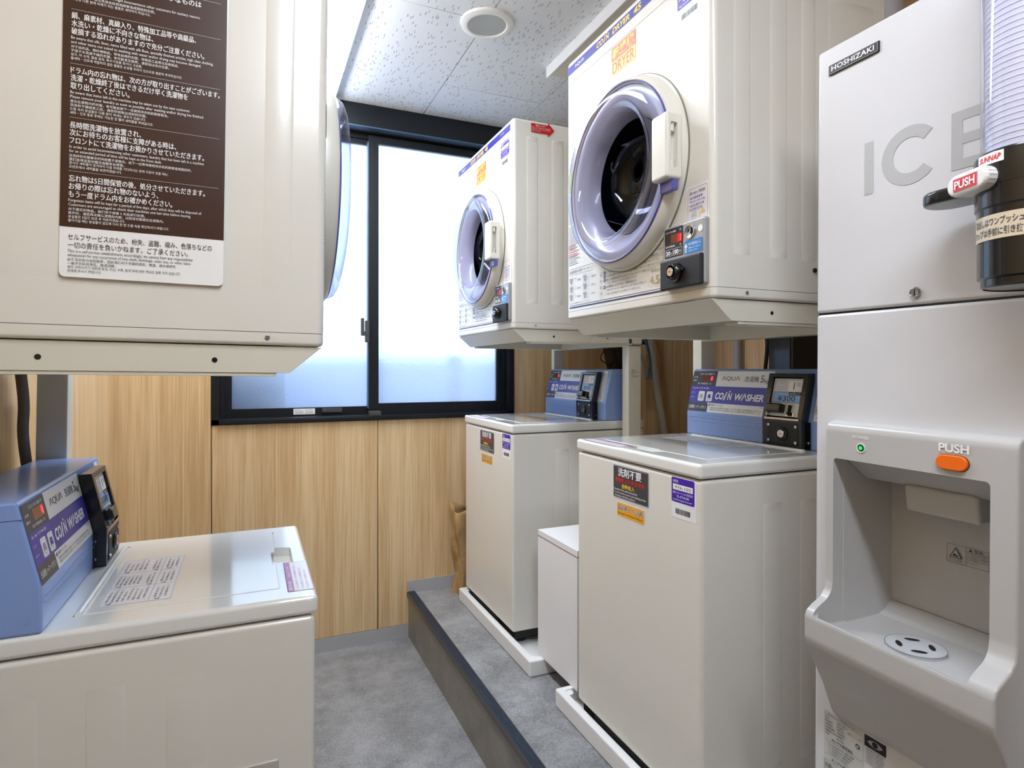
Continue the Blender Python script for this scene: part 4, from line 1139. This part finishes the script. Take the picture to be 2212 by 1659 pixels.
# front opening and tray well
cc.prism([(-.2, .837-ST), (-.2, 1.100-ST), (.0, 1.100-ST), (.02, 1.085-ST), (.13, 1.085-ST), (.13, .816-ST), (-.052, .816-ST), (-.062, .837-ST)], iy(.4765), iy(.7120), cav, frame='xz', bev=.006, seg=3)
cut(bz, cc); bz.parent = ice
# widened rim above the tray: the opening flares to the front
low = bpy.data.objects
for nm in ('lower_panel',):
    o = [c for c in ice.children if c.name.startswith(nm)][0]
    o.parent = None
    cut(o, MB().box(-.02, .125, iy(.4770), iy(.7115), .815-ST, 1.0995-ST, greyp, bev=.004, seg=2)); o.parent = ice
# inside of the alcove: liner with sloping hood and raked left cheek
MB().prism([(.0, 1.0985-ST), (.055, 1.060-ST), (.123, 1.060-ST), (.123, 1.0985-ST)], iy(.4775), iy(.7110), greyp, frame='xz', bev=.003).build('alcove_hood', ice)
MB().prism([(.045, 1.064-ST), (.052, 1.020-ST), (.105, 1.020-ST), (.115, 1.064-ST)], iy(.530), iy(.640), greyp, frame='xz', bev=.006, seg=3).build('ice_chute', ice)
MB().prism([(-.006, .816-ST), (.123, .816-ST), (.123, .838-ST), (.108, .824-ST), (.09, .8175-ST)], iy(.4760), iy(.7125), greyp, frame='xz', bev=.001).build('alcove_cove', ice)
# drain disc with four slots
dx, dy = .948-IX, iy(.601)
MB().cyl((dx, dy, .8150-ST), (dx, dy, .8205-ST), .0405, mat('drain_disc', (186, 188, 192), .4), 48, bev=.001).build('drain_disc', ice)
p = Print(.0003)
p.circo(0, 0, .0415, .0010, p_grey, 1, 48)
for ang in (0, 90, 180, 270):
    a = R(ang+45); u, v = .022*_m.cos(a), .022*_m.sin(a)
    P_ = [(u+.0110*_m.cos(q)*_m.cos(a+R(90))-.0042*_m.sin(q)*_m.sin(a+R(90)), v+.0110*_m.cos(q)*_m.sin(a+R(90))+.0042*_m.sin(q)*_m.cos(a+R(90))) for q in [2*_m.pi*k/18 for k in range(18)]]
    p.poly(P_, p_black, 2)
p.build('drain_slots', ice, FM(dx, dy, .8206-ST, (0, -1, 0), (1, 0, 0)))
# power lamp, push button, lettering
p = Print(); p.text('POWER', 0, 0, .0052, p_white, w=.028).text('PUSH', .134, -.0035, .0125, p_white, w=.040, off=.03)
p.build('bezel_lettering', ice, IF(.676, 1.1370, .905))
MP = Matrix.Translation((.905-IX, iy(.662), 1.1225-ST)) @ Matrix.Rotation(-R(90), 4, 'Z')
MB().lathe([(.0078, .0), (.0078, .0010), (.0066, .0012), (.0060, .0004)], white, M=MP, seg=24).build('lamp_ring', ice)
MB().lathe([(.0062, .0002), (.0050, .0008), (0, .0012)], mat('lamp_green_dark', (0, 96, 44), .15, coat=.5), M=MP, seg=24).lathe([(.0030, .0012), (0, .0022)], led_green, M=MP, seg=16).build('power_lamp', ice)
def pill(hl, r, n=9):
    return [(hl+r*_m.cos(R(-90+k*180/(n-1))), r*_m.sin(R(-90+k*180/(n-1)))) for k in range(n)] + [(-hl+r*_m.cos(R(90+k*180/(n-1))), r*_m.sin(R(90+k*180/(n-1)))) for k in range(n)]
orange = mat('orange_button', (248, 112, 18), .35)
MX = Matrix(((0, 0, -1, .905-IX), (-1, 0, 0, iy(.5235)), (0, 1, 0, 1.1195-ST), (0, 0, 0, 1)))
MB().prism(pill(.0105, .0105), -.001, .0050, orange, M=MX, bev=.0018, seg=3).build('push_button', ice, 'orange pill-shaped push button')
MB().prism(pill(.0110, .0112), -.002, .0008, mat('button_gap', (110, 60, 30), .6), M=MX).build('button_surround', ice)
# warning label inside the alcove
p = Print(.0003); w, h = .062, .030
p.outline(0, 0, w, h, .0005, p_dark, 1).rect(.0290, 0, .0295, h, p_dark, 1).rect(.0290, .0225, w, .0230, p_dark, 1)
p.poly([(.004, .008), (.024, .008), (.014, .0255)], p_dark, 1).poly([(.0062, .0093), (.0218, .0093), (.014, .0228)], greyp, 2)
p.poly([(.0095, .0110), (.0185, .0105), (.0190, .0120), (.0150, .0135), (.0120, .0160), (.0105, .0140)], p_dark, 3)
p.text('手はさみ注意', .0045, .0030, .0035, p_dark, w=.019)
p.poly([(.033, .0240), (.039, .0240), (.036, .0288)], p_dark, 1).text('警告', .0415, .0240, .0045, p_dark, w=.013, off=.02)
for k, s_ in enumerate(('ケガのおそれあり', '氷の放出口には絶対', 'に手や物を入れない', 'でください。')): p.text(s_, .0308, .0180-k*.0045, .0036, p_dark, w=.030 if k < 3 else .016)
p.build('warning_label', ice, FM(.1245-.0015, iy(.618), .935-ST, (0, -1, 0), (0, 0, 1)))
# specification plates
p = Print(.0003); p.rect(0, -.12, .074, 0, mat('plate_grey', (196, 198, 196), .5), 0)
p.rect(.002, -.0070, .072, -.0066, p_dark, 1).text('ホシザキキューブアイスディスペンサー', .008, -.0060, .0046, p_dark, w=.054)
for k, (a_, b_) in enumerate((('形名', 'DIM-30D-1'), ('製造番号', 'K03663'), ('定格電圧', '単相100V'), ('定格周波数', '50/60Hz'), ('電動機の定格消費電力', ''), ('冷媒', 'R-134a'))):
    p.text(a_, .003, -.0130-k*.0055, .0036, p_dark, w=.004*len(a_)*.9); 
    if b_: p.text(b_, .026, -.0130-k*.0055, .0036, p_dark, w=.0022*len(b_))
p.text('製品コード  L009', .046, -.0190, .0036, p_dark, w=.025)
p.circ(.064, -.030, .004, p_dark, 1, 16).circ(.064, -.0300, .0022, mat('plate_grey', (196, 198, 196), .5), 2, 12)
p.text('ホシザキ株式会社', .016, -.0480, .0052, p_dark, w=.040, off=.02)
p.rect(.002, -.0505, .072, -.0501, p_dark, 1)
for k in range(4): p.text('フロン排出抑制法 第一種特定製品', .008, -.0565-k*.0052, .0036, p_dark, w=.050-.004*k)
p.rect(.002, -.0755, .072, -.0751, p_dark, 1).text('ホシザキ株式会社', .016, -.0830, .0052, p_dark, w=.042, off=.02)
p.outline(.001, -.102, .025, -.0860, .0004, p_dark, 1).text('お願い', .0035, -.0985, .0090, p_dark, w=.018)
p.text('エアフィルターは', .028, -.0975, .0065, p_dark, w=.040)
p.build('specification_plate', ice, IF(.747, .650))
p = Print(.0003); p.rect(0, -.0190, .037, 0, p_black, 0)
p.poly([(.005, -.0095), (.010, -.0060), (.0185, -.0035), (.027, -.0060), (.032, -.0095), (.027, -.0130), (.0185, -.0155), (.010, -.0130)], p_lgrey, 1).circ(.0185, -.0095, .0050, p_black, 2, 20)
for k in range(6): p.text('この製品は国の省エネ基準の認証を', .0005, -.0235-k*.0044, .0034, p_dark, w=.035-.003*(k % 2))
p.build('eye_label', ice, IF(.671, .6490))

# ================================================================== CUP DISPENSER on the ice machine door
CX, CY = .868, .418
cd = thing('cup_dispenser', (CX, CY, 1.35), 'clear tube cup dispenser with black base and white PUSH lever', 'cup dispenser')
MB().lathe([(.0485, 0), (.0485, .36)], clear_cup, M=Matrix.Translation((0, 0, .155)) @ Matrix.Rotation(-R(90), 4, 'X'), seg=48).build('clear_tube', cd, wn=False)
cw = mat('paper_cups', (232, 232, 242), .5)
m = MB(); 
LZ = Matrix.Rotation(-R(90), 4, 'X')
m.lathe([(0, 0), (.030, 0)] + [q for k in range(44) for q in ((.0437, .0005+k*.0072), (.0437, .0052+k*.0072), (.0442, .0057+k*.0072), (.0442, .0068+k*.0072))], cw, M=Matrix.Translation((0, 0, .160)) @ LZ, seg=40)
m.build('cup_stack', cd)['kind'] = 'stuff'
MB().lathe([(.046, 0), (.0485, .002), (.0485, .010), (.052, .012), (.052, .050), (.0525, .095), (.0545, .097), (.0545, .125)], black, M=LZ, seg=56).lathe([(.0505, .122), (.0550, .122), (.0555, .130), (.0555, .158), (.0530, .163), (.0505, .163)], black, M=LZ, seg=56).lathe([(0, .001), (.046, .001)], black, M=LZ, seg=40).build('dispenser_base', cd)
pl = pill(.050, .030, 9)
MB().prism([(y*1.0-.0, -x) for x, y in pl], .124, .142, black, M=Matrix.Translation((.008, .048, 0)) @ Matrix.Rotation(R(180), 4, 'Z'), bev=.005, seg=3).build('bracket_wing', cd)
MB().box(.04, IX-CX-.001, -.045, .08, .03, .16, black, bev=.006).build('wall_bracket', cd)
# white push lever, facing the viewer
Mv = Matrix.Translation((-.047, .036, .1315)) @ Matrix.Rotation(R(-20), 4, 'Z')
MXp = Matrix(((0, 0, -1, 0), (-1, 0, 0, 0), (0, 1, 0, 0), (0, 0, 0, 1)))
MB().prism(pill(.0175, .0138), -.030, .012, white, M=Mv @ MXp, bev=.005, seg=3).build('push_lever', cd, 'white oval push lever')
p = Print(.0003); p.rect(-.018, -.0085, .018, .0075, p_red, 1).text('PUSH', -.0155, -.0058, .0105, p_white, w=.031, off=.03)
p.build('push_label', cd, Mv @ MXp @ Matrix.Translation((0, 0, .0123)))
def wrapped(fn, r, z, a0):
    """print wrapped on the cylinder of radius r: u becomes arc length"""
    o = fn; me = o.data
    for v in me.vertices:
        a = a0 + v.co.x/r
        rr_ = r + v.co.z
        v.co = Vector((-rr_*_m.cos(a), -rr_*_m.sin(a), z+v.co.y))
    return o
def subd_rect(p, u0, v0, u1, v1, m, l):
    n = 12
    for k in range(n):
        p.poly([(u0+(u1-u0)*k/n, v0), (u0+(u1-u0)*(k+1)/n, v0), (u0+(u1-u0)*(k+1)/n, v1), (u0+(u1-u0)*k/n, v1)], m, l)
I4 = Matrix.Identity(4)
p = Print(.0003); subd_rect(p, 0, 0, .110, .030, mat('label_beige', (214, 200, 176), .4), 1)
p.text('取出しはワンプッシュ1個ずつ', .004, .0165, .0095, p_dark, w=.085, off=.015, l=2).text('カップは手前に引き抜いてください。', .002, .0040, .0095, p_dark, w=.104, off=.015, l=2)
wrapped(p.build('instruction_label', cd, I4), .0530, .056, -.90)
p = Print(.0003); subd_rect(p, 0, 0, .034, .013, p_white, 1); p.text('SUNNAP', .003, .003, .0070, p_red, w=.028, off=.03, shear=.2, l=2)
wrapped(p.build('maker_label', cd, I4), .0558, .1465, -.60)

# ================================================================== PIPES, HOSES AND BOXES BEHIND THE MACHINES
def pipe(name, pts, r, m, label, cat, group=None):
    o = MB().tube(pts, r, m, seg=14).build(name, wn=False); tag(o, label, cat, group); return o
pg = mat('pipe_grey', (170, 170, 176), .4); pw = mat('hose_white', (215, 215, 206), .45)
pipe('drain_hose', [(1.86, 2.535, 1.90), (1.86, 2.53, 1.55), (1.865, 2.52, 1.40), (1.875, 2.48, 1.15), (1.885, 2.43, .90), (1.89, 2.39, .55), (1.89, 2.36, .22)], .0165, pw, 'white hose sloping down the right wall between the washers', 'hose')
pipe('wall_pipe', [(1.885, 1.95, ST+.004), (1.885, 1.95, 1.2), (1.885, 1.95, ZC-.002)], .0155, pg, 'grey upright pipe on the right wall behind the nearest washer', 'pipe')
pipe('duct_pipe', [(1.84, 1.245, 1.5), (1.84, 1.245, 2.0), (1.84, 1.245, ZC-.002)], .028, mat('pipe_pale', (205, 205, 214), .4), 'pale upright duct above the ice machine, against the right wall', 'pipe')
pipe('power_cable', [(1.88, 1.80, 1.62), (1.86, 1.775, 1.42), (1.84, 1.745, 1.345), (1.86, 1.775, 1.24), (1.87, 1.80, 1.05)], .0075, rubber, 'thick black cable hanging behind the nearest right panel', 'cable')
pipe('signal_cable', [(1.86, 1.66, 1.60), (1.86, 1.685, 1.39), (1.86, 1.695, 1.33), (1.86, 1.66, 1.27), (1.86, 1.72, 1.13), (1.87, 1.74, 1.0)], .0045, rubber, 'thin black cable kinked beside the dark box', 'cable')
o = thing('black_box', (1.80, 1.60, .95), 'tall black box on the right wall beside the ice machine', 'box')  # plain black box filling the dark area beside the ice machine
MB().box(-.05, .115, -.055, .055, 0, .55, blackm, bev=.004).build('box_case', o)
MB().box(-.054, -.050, -.045, .045, .02, .53, black, bev=.002).build('box_cover', o)
o = thing('transformer_box', (1.73, 2.60, 1.24), 'small tilted black box hanging behind the farther right dryer', 'box')
bx = MB().box(-.045, .06, -.04, .04, .0, .20, black, bev=.004).build('box_case', o); bx.rotation_euler = (0, R(-14), 0)
MB().box(-.05, -.03, -.03, .03, -.006, .0, rubber).build('box_gland', o)
MB().box(.03, XR-PT-1.73, -.015, .015, .14, .16, rubber).build('wall_bracket', o)
pipe('loop_cable', [(1.66, 2.60, 1.44), (1.645, 2.60, 1.36), (1.618, 2.60, 1.305), (1.66, 2.60, 1.275), (1.725, 2.60, 1.235)], .0025, rubber, 'thin black loop of cable beside the tilted box', 'cable')
pipe('supply_hose', [(1.69, 2.45, 1.44), (1.73, 2.45, 1.36), (1.765, 2.45, 1.30), (1.785, 2.45, 1.20)], .006, pg, 'grey hose in front of the tilted black box', 'hose')
pipe('water_hose', [(1.76, 2.47, 1.44), (1.80, 2.47, 1.38), (1.825, 2.47, 1.30), (1.83, 2.47, 1.20)], .007, mat('hose_blue', (90, 130, 180), .4), 'blue hose next to the near post of the farther stand', 'hose')
pipe('earth_wire', [(1.775, 2.44, 1.44), (1.79, 2.44, 1.36), (1.80, 2.44, 1.28), (1.79, 2.44, 1.20)], .0025, mat('wire_green', (40, 120, 70), .5), 'thin green wire between the grey and blue hoses', 'wire')
pipe('copper_hose', [(1.80, 2.44, 1.44), (1.84, 2.44, 1.38), (1.86, 2.44, 1.30), (1.865, 2.44, 1.20)], .0055, mat('hose_tan', (170, 125, 90), .5), 'tan hose against the near post of the farther stand', 'hose')
pipe('exhaust_hose', [(-.462, 1.62, 1.50), (-.462, 1.63, 1.30), (-.458, 1.648, 1.18), (-.462, 1.66, 1.10), (-.458, 1.69, .98), (-.457, 1.72, .87)], .0105, mat('hose_brown', (110, 100, 96), .5), 'grey brown hose on the left wall behind the left washer', 'hose')
